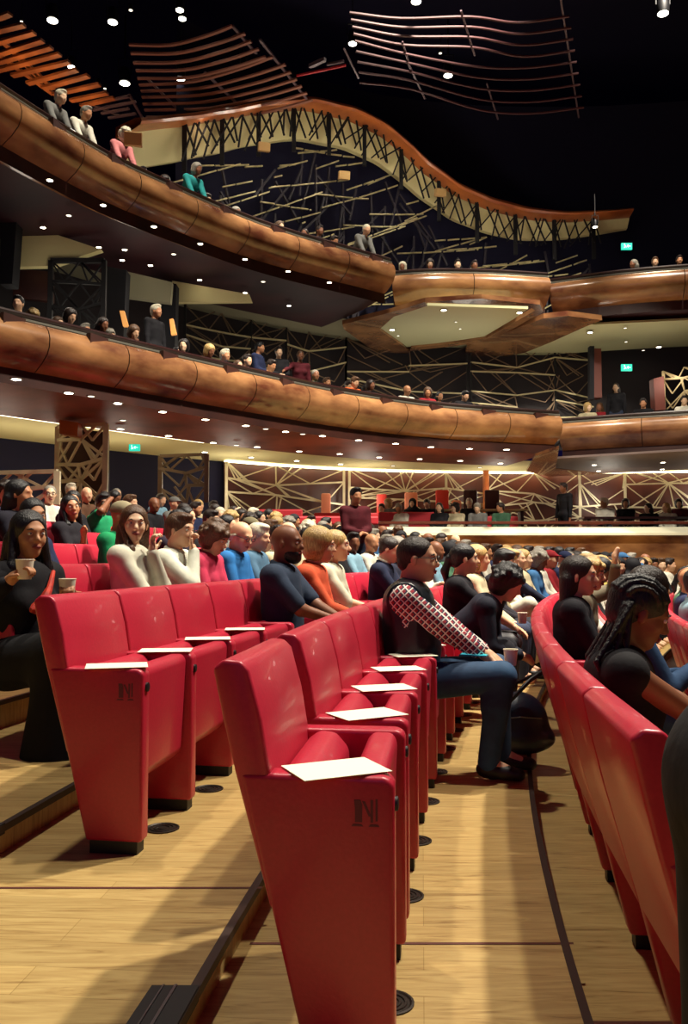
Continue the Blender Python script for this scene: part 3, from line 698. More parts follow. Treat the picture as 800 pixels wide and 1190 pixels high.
louvre('dim wavy louvre grid hanging at the top right centre', g3[1:], [[(652,0), (673,138)], [(400,58), (417,92)], [(476,78), (494,116)], [(566,98), (579,140)], [(536,14), (552,66)], [(468,50), (476,78)]], 12.0, mat('slat_dim', srgb(84, 44, 48), .6), SLATG, .045, .03)
# lighting bars
t = thing('lighting_bar', 'slender lighting bar with clamps in the dark ceiling', 'lighting bar'); b = MB(); b.bar(atz(345, 88, 12), atz(402, 76, 12), .04); b.build('bar', RAISED, t)
b = MB(); b.bar(atz(360, 77, 12), atz(378, 69, 12), .08); b.bar(atz(380, 75, 12), atz(400, 71, 12), .05); b.build('clamp', SLATG, t)
# loudspeakers on the lattice wall
for px, py, Y in [(307,171,None), (400,204,None), (512,224,None), (155,322,None)]:
    if px == 155: a = at(px, 162, 13.4)
    else: dd = PW.find_px(px, -.3, 9); q = PW.at(dd, -.3); a = at(px, py, q.y)
    b = MB(); b.box(-.14, .14, -.1, .1, -.1, .1); o = b.build('loudspeaker', mat('speaker_tan', srgb(200, 160, 100), .6), None, a, (.3, 0, .2), bevel=.01)
    tag(o, 'small tan loudspeaker box on the lattice wall' if px != 155 else 'tan loudspeaker box beside the upper balcony rail, near the pink figure', 'loudspeaker')
    later(o, o['label'], px)
# ------------------------------------------------------------ people: implicit surfaces, blended and meshed with surface nets
def V(*a): return np.array(a, float)
def cap(a, b, ra, rb=None, k=.02): return ('c', np.array(a, float), np.array(b, float), ra, ra if rb is None else rb, k)
def ell(c, r, R=None, k=.02): return ('e', np.array(c, float), np.array(r, float), np.eye(3) if R is None else R, k)
def sub(p): return ('-',)+p
def rotm(yaw, pitch, roll=0):
    cy, sy, cp, sp, cr, sr = math.cos(yaw), math.sin(yaw), math.cos(pitch), math.sin(pitch), math.cos(roll), math.sin(roll)
    return np.array([[cy,-sy,0],[sy,cy,0],[0,0,1]]) @ np.array([[cp,0,sp],[0,1,0],[-sp,0,cp]]) @ np.array([[1,0,0],[0,cr,-sr],[0,sr,cr]])
def pbounds(p):
    if p[0] == 'c': r = max(p[3], p[4]); return np.minimum(p[1], p[2])-r, np.maximum(p[1], p[2])+r
    m = p[2].max(); return p[1]-m, p[1]+m
def pdist(p, X, Y, Z):
    if p[0] == 'c':
        a, b, ra, rb = p[1:5]; d = b-a; L = d.dot(d)+1e-12
        t = np.clip(((X-a[0])*d[0]+(Y-a[1])*d[1]+(Z-a[2])*d[2])/L, 0, 1)
        return np.sqrt((X-a[0]-t*d[0])**2+(Y-a[1]-t*d[1])**2+(Z-a[2]-t*d[2])**2)-(ra+(rb-ra)*t)
    c, r, R = p[1:4]; x, y, z = X-c[0], Y-c[1], Z-c[2]
    u = (R[0,0]*x+R[1,0]*y+R[2,0]*z)/r[0]; v = (R[0,1]*x+R[1,1]*y+R[2,1]*z)/r[1]; w_ = (R[0,2]*x+R[1,2]*y+R[2,2]*z)/r[2]
    k0 = np.sqrt(u*u+v*v+w_*w_)+1e-9; k1 = np.sqrt((u/r[0])**2+(v/r[1])**2+(w_/r[2])**2)+1e-9
    return k0*(k0-1)/k1
def sdf_mesh(name, prims, vox, mtl, cut=None, noise=None):
    adds = [p for p in prims if p[0] != '-']; subs = [p[1:] for p in prims if p[0] == '-']
    lo = np.min([pbounds(p)[0] for p in adds], 0)-vox*3-.01; hi = np.max([pbounds(p)[1] for p in adds], 0)+vox*3+.01
    n = np.ceil((hi-lo)/vox).astype(int)+1
    gx, gy, gz = [lo[i]+vox*np.arange(n[i]) for i in range(3)]
    D = np.full(n, 1.0, np.float32)
    def sl(p, m):
        a, b = pbounds(p); i0 = np.maximum(0, np.floor((a-m-lo)/vox).astype(int)); i1 = np.minimum(n, np.ceil((b+m-lo)/vox).astype(int)+1)
        return tuple(slice(i0[i], i1[i]) for i in range(3))
    for p in adds:
        k = p[-1]; q = sl(p, k+3*vox+.01)
        X, Y, Z = gx[q[0]][:,None,None], gy[q[1]][None,:,None], gz[q[2]][None,None,:]
        d = pdist(p, X, Y, Z); e = D[q]; h = np.maximum(k-np.abs(d-e), 0)/k
        D[q] = np.minimum(d, e)-h*h*k*.25
    for p in subs:
        k = p[-1]; q = sl(p, k+2*vox)
        X, Y, Z = gx[q[0]][:,None,None], gy[q[1]][None,:,None], gz[q[2]][None,None,:]
        d = -pdist(p, X, Y, Z); e = D[q]; h = np.maximum(k-np.abs(d-e), 0)/k
        D[q] = np.maximum(d, e)+h*h*k*.25
    if cut is not None:
        D = np.maximum(D, cut(gx[:,None,None], gy[None,:,None], gz[None,None,:]))
    if noise: D = D+noise(gx[:,None,None], gy[None,:,None], gz[None,None,:])
    ins = D < 0
    acc = np.zeros(tuple(n-1)+(3,), np.float32); cnt = np.zeros(tuple(n-1), np.int16)
    for ax in range(3):
        A = [slice(None)]*3; B = [slice(None)]*3; A[ax] = slice(0, -1); B[ax] = slice(1, None)
        va, vb = D[tuple(A)], D[tuple(B)]; cr = ins[tuple(A)] != ins[tuple(B)]
        t = np.where(cr, va/np.where(cr, va-vb, 1), 0)
        o1, o2 = [a for a in range(3) if a != ax]
        for i in (0, 1):
            for j in (0, 1):
                s = [slice(None)]*3
                s[o1] = slice(i, n[o1]-1+i); s[o2] = slice(j, n[o2]-1+j)
                c = cr[tuple(s)]; tt = t[tuple(s)]
                cnt += c; acc[..., ax] += np.where(c, tt, 0); acc[..., o1] += c*i; acc[..., o2] += c*j
    m = cnt > 0; idx = np.full(tuple(n-1), -1, np.int64); idx[m] = np.arange(m.sum())
    co = np.argwhere(m).astype(np.float32)+acc[m]/cnt[m][:,None]; co = lo+co*vox
    F = []
    for ax in range(3):
        o1, o2 = [(1,2), (2,0), (0,1)][ax]
        A = [slice(1, -1)]*3; B = [slice(1, -1)]*3; A[ax] = slice(0, -1); B[ax] = slice(1, None)
        ia, ib = ins[tuple(A)], ins[tuple(B)]; cr = np.argwhere(ia != ib)
        if not len(cr): continue
        flip = ia[tuple(cr.T)]
        base = cr.copy(); base[:, o1] += 1; base[:, o2] += 1
        def g(d1, d2): q = base.copy(); q[:, o1] += d1; q[:, o2] += d2; return idx[tuple(q.T)]
        q = np.stack([g(-1,-1), g(0,-1), g(0,0), g(-1,0)], 1)
        q[~flip] = q[~flip][:, ::-1]; F.append(q)
    F = np.concatenate(F); F = F[(F >= 0).all(1)]
    me = bpy.data.meshes.new(name); me.vertices.add(len(co)); me.vertices.foreach_set('co', co.astype(np.float32).ravel())
    me.loops.add(len(F)*4); me.loops.foreach_set('vertex_index', F.astype(np.int32).ravel())
    me.polygons.add(len(F)); me.polygons.foreach_set('loop_start', np.arange(0, len(F)*4, 4, dtype=np.int32))
    me.polygons.foreach_set('loop_total', np.full(len(F), 4, np.int32)); me.polygons.foreach_set('use_smooth', np.ones(len(F), bool))
    me.update(calc_edges=True); me.validate(); me.materials.append(mtl); return me

SKIN = {k: mat('skin_'+k, srgb(*c), .5, noise=.12, nscale=9, spec=.4) for k, c in {'light': (226, 178, 142), 'fair': (236, 196, 160), 'tan': (190, 134, 96), 'brown': (132, 84, 58), 'dark': (84, 50, 38)}.items()}
def hairmat(n, rgb, hl): return mat('hair_'+n, srgb(*rgb), .42, col2=srgb(*hl), nscale=26, bump=.7, stretch=(6, 6, 1))
HAIR = {'black': hairmat('black', (20, 16, 20), (8, 7, 12)), 'dark': hairmat('dark', (44, 28, 22), (20, 12, 12)), 'brown': hairmat('brown', (104, 72, 46), (58, 38, 26)),
        'blond': hairmat('blond', (206, 174, 112), (150, 116, 66)), 'grey': hairmat('grey', (160, 154, 140), (104, 98, 90)), 'white': hairmat('white', (226, 220, 196), (176, 168, 144))}
EYEW, EYED, LIP, BROW = mat('eye_white', srgb(220, 214, 204), .3), mat('iris', srgb(26, 16, 12), .2), mat('lip', srgb(158, 74, 70), .5), mat('brow', srgb(36, 24, 20), .8)

def ik(a, b, l1, l2, hint):
    d = b-a; L = np.linalg.norm(d); L2 = min(L, (l1+l2)*.999); d = d/max(L, 1e-6); b = a+d*L2
    x = (l1*l1-l2*l2+L2*L2)/(2*L2); h = math.sqrt(max(l1*l1-x*x, 0)); n = hint-d*hint.dot(d); n = n/(np.linalg.norm(n)+1e-9)
    return a+d*x+n*h, b
def skeleton(P):
    J = {}; ln = P.get('lean', 0.0)-(0 if P.get('stand') else .05); sl = P.get('side', 0)
    st = P.get('stand', False); w_ = P.get('w', 1.0)
    J['hip'] = V(0, 0, .92 if st else .485); u = V(math.sin(ln), sl, math.cos(ln)); u /= np.linalg.norm(u)
    k_ = 1 if st else .93; J['waist'] = J['hip']+.17*u*k_; J['chest'] = J['hip']+.34*u*k_; J['neck'] = J['hip']+.50*u*k_; J['u'] = u
    J['Rh'] = rotm(P.get('yaw', 0), P.get('pitch', 0), P.get('roll', 0))
    hb = J['neck']+V(.015, 0, .045)+.02*u; J['hb'] = hb; J['head'] = hb+J['Rh'] @ V(.025, 0, .085)
    fw = V(math.cos(ln), 0, -math.sin(ln))
    for s, n_ in ((1, 'L'), (-1, 'R')):
        J['sh'+n_] = J['hip']+.445*u*k_+V(-.005, s*.165*w_, 0)
        tgt = P.get('hand'+n_)
        if tgt is None: tgt = V(.06, s*.23, .80) if st else V(.30, s*.07, .60)
        tgt = np.array(tgt, float)-(0 if st else V(0, 0, .06 if tgt[2] < .8 else .105)); e, wr = ik(J['sh'+n_], tgt, .27, .245, np.array(P.get('hint'+n_, (-.35, s*.55, -.8))))
        J['el'+n_] = e; J['wr'+n_] = wr
        J['hj'+n_] = V(0, s*.085, .92 if st else .475)
        if st: kn, an = V(.03, s*.10, .50), V(-.01, s*.10, .09)
        else: kn, an = V(.41, s*.10, .475), V(.39, s*.10, .08)
        J['kn'+n_] = np.array(P.get('kn'+n_, kn), float); J['an'+n_] = np.array(P.get('an'+n_, an), float)
    return J
def hand_prims(w_, e, s, grip=False, point=False, fine=True, dirv=None, palm=None):
    d = w_-e; d /= np.linalg.norm(d)
    if dirv is not None: d = np.array(dirv, float); d /= np.linalg.norm(d)
    side = np.cross(d, V(0, 0, 1)) if abs(d[2]) < .9 else np.cross(d, V(-1, 0, .01)); side = side/(np.linalg.norm(side)+1e-6); up = np.cross(side, d)
    if palm is not None:
        up = np.array(palm, float); up = up-d*up.dot(d); up /= np.linalg.norm(up); side = np.cross(d, up)
    inner = side*(1 if s < 0 else -1) if False else side*(-s)
    out = [cap(w_, w_+d*.03, .024, .026, .015), ell(w_+d*.055, (.045, .036, .016), np.stack([d, side, up], 1), .015)]
    if not fine: return out+[cap(w_+d*.08, w_+d*.13-up*.02, .024, .018)]
    for i, (o, L) in enumerate(((-.027, .9), (-.009, 1.0), (.010, .94), (.027, .74))):
        b = w_+d*.088+side*o*s
        cu = 1.15 if grip else .45
        if point and i == 0: cu = .0
        p = b; a = cu*.5
        for q, l in enumerate((.036, .025, .02)):
            dd = d*math.cos(a)-up*math.sin(a); nx = p+dd*l*L; out.append(cap(p, nx, .0092-.0008*q, .0086-.0008*q, .006)); p = nx; a += cu*(.75 if grip else .5)
    t0 = w_+d*.03-side*.026*s; t1 = t0-side*.030*s+d*.024-up*.014; t2 = t1+d*.026-up*.014-side*.004*s
    out += [cap(t0, t1, .014, .011, .01), cap(t1, t2, .0105, .0088, .006)]
    return out
def head_prims(J, P):
    R, H = J['Rh'], J['head']; q = lambda x, y, z: H+R @ V(x, y, z)
    f = P.get('fem', False); j = .9 if f else 1.0
    o = [ell(q(-.012, 0, .03), (.098, .076, .088), R, .03), ell(q(.030, 0, -.038), (.062*j, .056*j, .070), R, .035), ell(q(.058, 0, -.088), (.026, .026*j, .020), R, .03),
         cap(q(.082, 0, .015), q(.106, 0, -.022), .008, .013, .014), ell(q(.098, 0, -.028), (.010, .016, .008), R, .008),
         ell(q(.078, 0, -.055), (.018, .024, .012), R, .012),
         cap(q(.082, .028, .026), q(.080, -.028, .026), .012, .012, .02),
         ell(q(.058, .036, -.025), (.024, .020, .022), R, .025), ell(q(.058, -.036, -.025), (.024, .020, .022), R, .025)]
    for s in (1, -1):
        o += [ell(q(-.002, s*.077, -.008), (.017, .008, .030), R @ rotm(s*.3, 0), .006), sub(ell(q(.101, s*.030, .008), (.016, .016, .009), R, .012))]
    o += [sub(cap(q(.101, .018, -.057), q(.101, -.018, -.057), .003, .003, .006))]
    return o
def torso_prims(J, P, g=0.0):
    u = J['u']; w_ = P.get('w', 1.0); f = P.get('fem', False); b = P.get('belly', 0)
    Rt = rotm(0, P.get('lean', 0)); c = J['chest']
    o = [ell(J['hip']+V(0, 0, .01), (.125+g, (.17+g)*w_, .12+g), Rt, .05), ell(J['waist']+V(b*.03, 0, 0), (.105+g+b*.03, (.135+g+b*.03)*w_, .14), Rt, .06),
         ell(c+V(.0, 0, -.02), (.112+g, (.160+g)*w_, .16+g), Rt, .06), ell(c+.085*u+V(-.015, 0, 0), (.088+g, (.158+g)*w_, .072+g), Rt, .05)]
    if f: o += [ell(c+rotm(0, P.get('lean', 0)) @ V(.078, s*.065, -.03), (.040+g, .052+g, .052+g), Rt, .03) for s in (1, -1)]
    for n_ in 'LR': o.append(cap(J['sh'+n_], c+.08*u, .058+g, .075+g, .04))
    return o
def arm_prims(J, n_, g=0, upto=1.0, w_=1.0):
    s_, e, r = J['sh'+n_], J['el'+n_], J['wr'+n_]
    a = cap(s_, e, (.056)*w_+g, .041*w_+g, .02); L = [a]
    if upto <= .5: m = s_+(e-s_)*upto*2; return [cap(s_, m, .056*w_+g, .056*w_+(.041-.056)*upto*2*w_+g, .02)]
    f = (upto-.5)*2; m = e+(r-e)*f
    return L+[cap(e, m, .040*w_+g, (.040+(.026-.040)*f)*w_+g, .02)]
def leg_prims(J, n_, g=0, upto=1.0):
    h, k, a = J['hj'+n_], J['kn'+n_], J['an'+n_]; o = [cap(h, k, .088+g, .058+g, .04)]
    m = k+(a-k)*upto; return o+[cap(k, m, .057+g, .057+(.038-.057)*upto+g, .02), ell(k+(a-k)*.3-V(.02,0,0), (.05+g, .05+g, .10), None, .03)] if upto > .3 else o
def hair_prims(J, P, style):
    R, H = J['Rh'], J['head']; q = lambda x, y, z: H+R @ V(x, y, z); Z = lambda p, dz, dx=0, dy=0: p+V(dx, dy, dz)
    capo = ell(q(-.018, 0, .038), (.104, .085, .094), R, .02); face = sub(ell(q(.085, 0, -.045), (.070, .068, .092), R, .012)); low = sub(ell(q(.03, 0, -.13), (.12, .12, .075), R, .02))
    if style == 'short': return [capo, ell(q(.04, 0, .098), (.052, .058, .028), R, .02), ell(q(-.06, 0, -.02), (.05, .066, .06), R, .02), face, low]
    if style == 'crop': return [ell(q(-.017, 0, .034), (.100, .080, .089), R, .01), ell(q(-.06, 0, -.02), (.048, .064, .05), R, .01), face, low, sub(ell(q(.12, 0, .0), (.08, .09, .085), R, .01))]
    if style == 'fringe': return [ell(q(-.06, 0, -.035), (.035, .075, .035), R, .02), cap(q(0, .078, .01), q(-.06, .06, -.02), .014, .02), cap(q(0, -.078, .01), q(-.06, -.06, -.02), .014, .02)]
    if style == 'bob': return [ell(q(-.02, 0, .04), (.112, .098, .10), R, .02), ell(q(-.035, 0, -.035), (.085, .098, .085), R, .03), sub(ell(q(.085, 0, -.04), (.075, .066, .095), R, .012))]
    if style == 'curly':
        rr = random.Random(3); o = [ell(q(-.02, 0, .045), (.115, .10, .10), R, .02), ell(q(-.04, 0, -.03), (.085, .10, .085), R, .03)]
        for _ in range(40):
            a, b = rr.uniform(0, 2*PI), rr.uniform(-.5, 1.4); d = V(math.cos(a)*math.cos(b)*.112-.02, math.sin(a)*math.cos(b)*.10, math.sin(b)*.10+.03)
            if d[0] > .05 and d[2] < .06: continue
            o.append(ell(H+R @ d, (.026, .026, .026), None, .008))
        return o+[sub(ell(q(.09, 0, -.04), (.068, .062, .09), R, .01))]
    if style in ('long', 'longfront'):
        L = P.get('hl', .28); o = [ell(q(-.018, 0, .037), (.104, .085, .093), R, .02), ell(q(-.045, 0, -.04), (.065, .083, .09), R, .03)]
        nb = J['neck']; u = J['u']; bk = nb-V(.085, 0, 0)-u*(L-.1)
        for y in (-.06, -.02, .02, .06): o.append(cap(q(-.06, y, -.03), bk+V(0, y*1.5, 0), .042, .022, .03))
        if style == 'longfront':
            for s in (1, -1): o += [cap(q(-.01, s*.076, .01), nb+V(.045, s*.105, -.01), .018, .026, .02), cap(nb+V(.045, s*.105, -.01), nb+V(.085, s*.085, -L*.75), .026, .012, .02)]
        return o+[sub(ell(q(.092, 0, -.022), (.072, .063, .094), R, .010))]
    if style == 'pony': 
        o = [ell(q(-.018, 0, .036), (.103, .083, .091), R, .02), ell(q(-.06, 0, -.02), (.045, .06, .05), R, .02), ell(q(-.115, 0, .01), (.03, .03, .03), R, .02)]
        e = q(-.12, 0, 0); return o+[cap(e, e+V(-.035, 0, -.09), .030, .030, .02), cap(e+V(-.035, 0, -.09), e+V(-.02, .01, -.21), .030, .014, .02), face, low]
    if style == 'cap': return [ell(q(-.015, 0, .055), (.106, .086, .078), R, .01), cap(q(.09, .03, .052), q(.09, -.03, .052), .012, .012, .03), ell(q(.115, 0, .05), (.055, .06, .007), R, .01), sub(ell(q(0, 0, -.05), (.2, .2, .085), R, .004))]
    if style == 'scarf':
        o = [ell(q(-.012, 0, .035), (.112, .094, .10), R, .03), ell(q(-.015, 0, -.05), (.085, .086, .10), R, .04), ell(J['neck']+V(0, 0, .0), (.13, .16, .09), None, .04)]
        return o+[sub(ell(q(.10, 0, -.02), (.065, .055, .078), R, .015))]
    if style == 'braids':
        o = [ell(q(-.018, 0, .036), (.103, .083, .091), R, .01), ell(q(-.055, 0, -.02), (.055, .07, .055), R, .02)]
        for i in range(9):      # cornrow ridges over the skull
            y = (i-4)*.018; pts = [q(.075*math.cos(a)-.0, y*(1+.2*math.sin(a)), .036+.093*math.sin(a)) for a in (.35, .8, 1.3, 1.8, 2.4, 2.9)]
            pts = [q(-.018+.104*math.cos(a)*math.sqrt(max(.05, 1-(y/.086)**2)), y, .036+.094*math.sin(a)*math.sqrt(max(.05, 1-(y/.086)**2))) for a in (.45, .9, 1.4, 1.9, 2.4, 2.9)]
            for a, b in zip(pts, pts[1:]): o.append(cap(a, b, .0075, .0075, .002))
        rr = random.Random(2)
        for i in range(34):
            y = (i/33-.5)*.16; s0 = q(-.07+.02*rr.random(), y, -.01+.03*rr.random()); s1 = J['neck']+V(-.05+rr.uniform(-.05, .06), y*1.5+rr.uniform(-.02, .02), -.02)
            s2 = J['neck']+V(-.06+rr.uniform(-.05, .10), y*2+rr.uniform(-.03, .05), -.22-rr.random()*.1)
            o += [cap(s0, s1, .011, .010, .003), cap(s1, s2, .010, .006, .003)]
        for i in range(0):
            y = -.075-.008*i; s0 = q(.02-.02*i, -.078, .0); s1 = J['neck']+V(.06-.02*i, -.12, -.05); s2 = J['neck']+V(.10-.03*i, -.12, -.30)
            o += [cap(s0, s1, .010, .010, .003), cap(s1, s2, .010, .006, .003)]
        return o+[sub(ell(q(.122, 0, -.035), (.068, .072, .090), R, .006)), sub(ell(q(.06, 0, -.06), (.055, .12, .05), R, .01))]
    return []
def beard_prims(J):
    R, H = J['Rh'], J['head']; q = lambda x, y, z: H+R @ V(x, y, z)
    return [ell(q(.036, 0, -.065), (.062, .060, .058), R, .02), ell(q(.060, 0, -.095), (.034, .034, .028), R, .02), sub(ell(q(.095, 0, -.020), (.05, .05, .032), R, .01)), sub(ell(q(.10, 0, -.057), (.012, .02, .006), R, .004)), sub(ell(q(-.03, 0, .03), (.085, .2, .1), R, .01))]

def person_meshes(P, vox, hv=None):
    J = skeleton(P); M = {}; sl = P.get('sleeve', 1.0); w_ = .92 if P.get('fem') else 1.0; hv = hv or vox*.9
    sk = [ell(*a) if False else a for a in head_prims(J, P)]
    sk += [cap(J['neck']-V(.01, 0, .03), J['hb']+V(-.005, 0, .03), .056*w_, .050*w_, .03)]
    st = P.get('stand', False); full = P.get('legs', True)
    sk += torso_prims(J, P)
    for s, n_ in ((1, 'L'), (-1, 'R')):
        sk += arm_prims(J, n_, 0, 1.0, w_); sk += hand_prims(J['wr'+n_], J['el'+n_], s, P.get('grip'+n_, False), P.get('point'+n_, False), vox < .011, P.get('dir'+n_), P.get('palm'+n_))
        if full: sk += leg_prims(J, n_)+[cap(J['an'+n_], J['an'+n_]+V(.10, 0, -.035), .036, .028)]
    adds = [p for p in sk if p[0] != '-']; subs = [p for p in sk if p[0] == '-']
    M['body'] = sdf_mesh('person', adds+subs, vox, SKIN['light'])
    g = .013
    top = torso_prims(J, P, g)
    if sl > 0:
        for n_ in 'LR': top += arm_prims(J, n_, g, sl, w_)
    if P.get('coat'):
        for n_ in 'LR': top += [cap(J['hj'+n_], J['kn'+n_], .115, .13, .06)]
        if st: top += [cap(J['kn'+n_], J['kn'+n_]+(J['an'+n_]-J['kn'+n_])*.75, .12, .14, .06) for n_ in 'LR']
    nk = J['neck']+V(.025, 0, .065)
    if P.get('collar'): top += [cap(J['neck']+V(-.03, .05, .02), J['neck']+V(.05, .03, -.01), .022, .018, .01), cap(J['neck']+V(-.03, -.05, .02), J['neck']+V(.05, -.03, -.01), .022, .018, .01), cap(J['neck']+V(-.045, .03, .03), J['neck']+V(-.045, -.03, .03), .02, .02, .01)]
    elif P.get('vneck'): top += [sub(ell(J['neck']+V(.075, 0, -.02), (.09, .055, .10), None, .01))]
    if st: cutz = J['hip'][2]-.08
    else: cutz = J['hip'][2]-.14
    M['top'] = sdf_mesh('shirt', top, vox, LEATHER, cut=(lambda X, Y, Z, c=cutz if not P.get('coat') else -1: c-Z+0*X+0*Y))
    if full:
        tr = [ell(J['hip']+V(0, 0, -.01), (.135, .175, .115), None, .05)]
        up = P.get('trouser', 1.0)
        for n_ in 'LR': tr += leg_prims(J, n_, .015, up)
        if P.get('skirt'):
            for n_ in 'LR': tr += [cap(J['hj'+n_], J['kn'+n_], .12, .11, .08), cap(J['kn'+n_], J['an'+n_]+V(-.02, 0, 0), .11, .15, .08)]
            tr += [cap((J['knL']+J['knR'])/2, (J['anL']+J['anR'])/2, .12, .14, .08)]
        M['trousers'] = sdf_mesh('trousers', tr, vox, LEATHER)
        for s, n_ in ((1, 'L'), (-1, 'R')):
            a = J['an'+n_]; M['shoe'+n_] = sdf_mesh('shoe', [ell(a+V(-.01, 0, -.03), (.052, .042, .042), None, .02), cap(a+V(.03, 0, -.035), a+V(.15, s*.01, -.048), .042, .032, .03)], max(vox, .008), BLACKP, cut=lambda X, Y, Z, z=a[2]-.078: z-Z+0*X+0*Y)
    stl = P.get('hair', 'short')
    if stl != 'bald': M['hair'] = sdf_mesh('hair', hair_prims(J, P, stl), hv, HAIR['dark'])
    if P.get('beard'): M['beard'] = sdf_mesh('beard', beard_prims(J), hv, HAIR['black'])
    return M, J
def place(M, loc, rz, skin='light', hair='dark', top=(60,60,60), trousers=(30,30,40), label='', group=None, topmat=None, shoes=True, hairm=None, trousm=None):
    o = obj('person', M['body'], None, loc, (0, 0, rz)); o.material_slots[0].link = 'OBJECT'; o.material_slots[0].material = SKIN[skin]
    tag(o, label, 'person', group)
    def ch(n_, k, m):
        if k in M: c = obj(n_, M[k], o); c.material_slots[0].link = 'OBJECT'; c.material_slots[0].material = m; return c
    ch('shirt', 'top', topmat or cloth(top)); ch('trousers', 'trousers', trousm or cloth(trousers)); ch('hair', 'hair', hairm or HAIR[hair]); ch('beard', 'beard', HAIR['black'])
    if shoes:
        for n_ in 'LR': ch('shoe', 'shoe'+n_, BLACKP)
    return o
def face(o, J, eyes=True, glasses=False, lip=True):
    R, H = J['Rh'], J['head']; q = lambda x, y, z: Vector(H+R @ V(x, y, z)); Mr = Matrix(R.tolist()).to_4x4()
    for s in (1, -1):
        e = MB(); e.lathe([(.0005, -.008), (.009, -.006), (.0115, 0), (.009, .006), (.0005, .008)], 10, Matrix.Translation(q(.080, s*.031, .008)) @ Mr); ob = e.build('eye', EYEW, o, smooth=True)
        e = MB(); e.lathe([(.0005, -.005), (.0055, 0), (.0005, .005)], 8, Matrix.Translation(q(.0895, s*.0305, .008)) @ Mr); e.build('iris', EYED, ob, smooth=True)
        e = MB(); e.tube([q(.090, s*.014, .027), q(.092, s*.030, .032), q(.082, s*.048, .026)], [.003, .0042, .002], 6); e.build('eyebrow', BROW, o, smooth=True)
    if lip:
        e = MB(); e.tube([q(.090, .024, -.058), q(.0985, .008, -.0545), q(.0985, -.008, -.0545), q(.090, -.024, -.058)], [.002, .0052, .0052, .002], 8); e.tube([q(.090, .022, -.059), q(.0965, 0, -.064), q(.090, -.022, -.059)], [.002, .0058, .002], 8); e.build('lips', LIP, o, smooth=True)
    if glasses:
        e = MB()
        for s in (1, -1):
            c = [q(.106, s*(.032+.023*math.cos(a)), .008+.016*math.sin(a)) for a in [2*PI*i/14 for i in range(15)]]; e.tube(c, .0022, 6, False); e.tube([q(.104, s*.055, .012), q(.0, s*.084, .010)], .0022, 6)
        e.tube([q(.107, .009, .010), q(.107, -.009, .010)], .0022, 6); e.build('glasses', BLACKP, o)
USED = set()
def seat_place(k, px, off=.14, dz=0):
    Y = row_solve(k, off, px)
    if k in SEATS:
        Y2 = min(SEATS[k], key=lambda y: abs(y-Y))
        if abs(Y2-Y) < .32: Y = Y2; USED.add((k, round(Y2, 3)))
    x, ph = rp(k, off, Y); return Vector((x, Y, rowz(k)+dz)), -ph
# ------------------------------------------------------------ the people one can recognise
def near(k, px, P, label, vox=.0085, off=.14, dz=0, turn=0, facef=False, glasses=False, pos=None, Yr=None, **kw):
    if Yr is not None:
        Y = min(SEATS[k], key=lambda y: abs(y-Yr)); USED.add((k, round(Y, 3))); x, ph = rp(k, off+(.05 if k == -1 else 0), Y); loc, rz = Vector((x, Y, rowz(k)+dz)), -ph
    else: loc, rz = seat_place(k, px, off, dz) if pos is None else pos
    M, J = person_meshes(P, vox, vox*.85)
    o = place(M, loc, rz+turn, label=label, **kw)
    if facef: face(o, J, glasses=glasses)
    return o, J
def tool(o, J, n_, mb, name, m): return mb.build(name, m, o)

def plaid():
    m = bpy.data.materials.new('plaid_shirt'); m.use_nodes = True; nt = m.node_tree; b = nt.nodes['Principled BSDF']; b.inputs['Roughness'].default_value = .8
    tc = nt.nodes.new('ShaderNodeTexCoord'); sp = nt.nodes.new('ShaderNodeSeparateXYZ'); nt.links.new(tc.outputs['Object'], sp.inputs[0])
    def mth(op, a, v=None, w2=None):
        n = nt.nodes.new('ShaderNodeMath'); n.operation = op; nt.links.new(a, n.inputs[0])
        if v is not None:
            if isinstance(v, (int, float)): n.inputs[1].default_value = v
            else: nt.links.new(v, n.inputs[1])
        return n.outputs[0]
    ad = mth('ADD', sp.outputs['X'], sp.outputs['Z']); df = mth('SUBTRACT', sp.outputs['X'], sp.outputs['Z'])
    f1 = mth('FRACT', mth('MULTIPLY', ad, 26)); f2 = mth('FRACT', mth('MULTIPLY', df, 26))
    l1 = mth('LESS_THAN', f1, .22); l2 = mth('LESS_THAN', f2, .22); wh = mth('MAXIMUM', l1, l2)
    g1 = mth('GREATER_THAN', f1, .78); g2 = mth('GREATER_THAN', f2, .78); nv = mth('MAXIMUM', g1, g2)
    def mix(f, A, B):
        x = nt.nodes.new('ShaderNodeMix'); x.data_type = 'RGBA'; nt.links.new(f, x.inputs[0])
        for i, c in ((6, A), (7, B)):
            if isinstance(c, tuple): x.inputs[i].default_value = c
            else: nt.links.new(c, x.inputs[i])
        return x.outputs[2]
    nt.links.new(mix(wh, mix(nv, srgb(150, 22, 44), srgb(24, 22, 60)), srgb(226, 216, 206)), b.inputs['Base Color']); return m

def cup(loc, label, s=1, parent_group='paper coffee cups'):
    t = thing('coffee_cup', label, 'cup', loc, 0, parent_group); t.scale = (s, s, s)
    b = MB(); b.lathe([(.001, 0), (.029, 0), (.031, .004), (.040, .088), (.038, .088), (.030, .01), (.001, .01)], 20); b.build('cup_body', mat('paper_cup', srgb(232, 226, 204), .6), t, smooth=True)
    b = MB(); b.tube([(.0395*math.cos(a), .0395*math.sin(a), .089) for a in [2*PI*i/20 for i in range(21)]], .0025, 6, False); b.build('rim', mat('paper_cup', srgb(232, 226, 204), .6), t, smooth=True)
    return t
def w2l(o, p): return Matrix.Translation(o.location).to_4x4() @ Matrix.Rotation(o.rotation_euler[2], 4, 'Z') @ Vector(p)

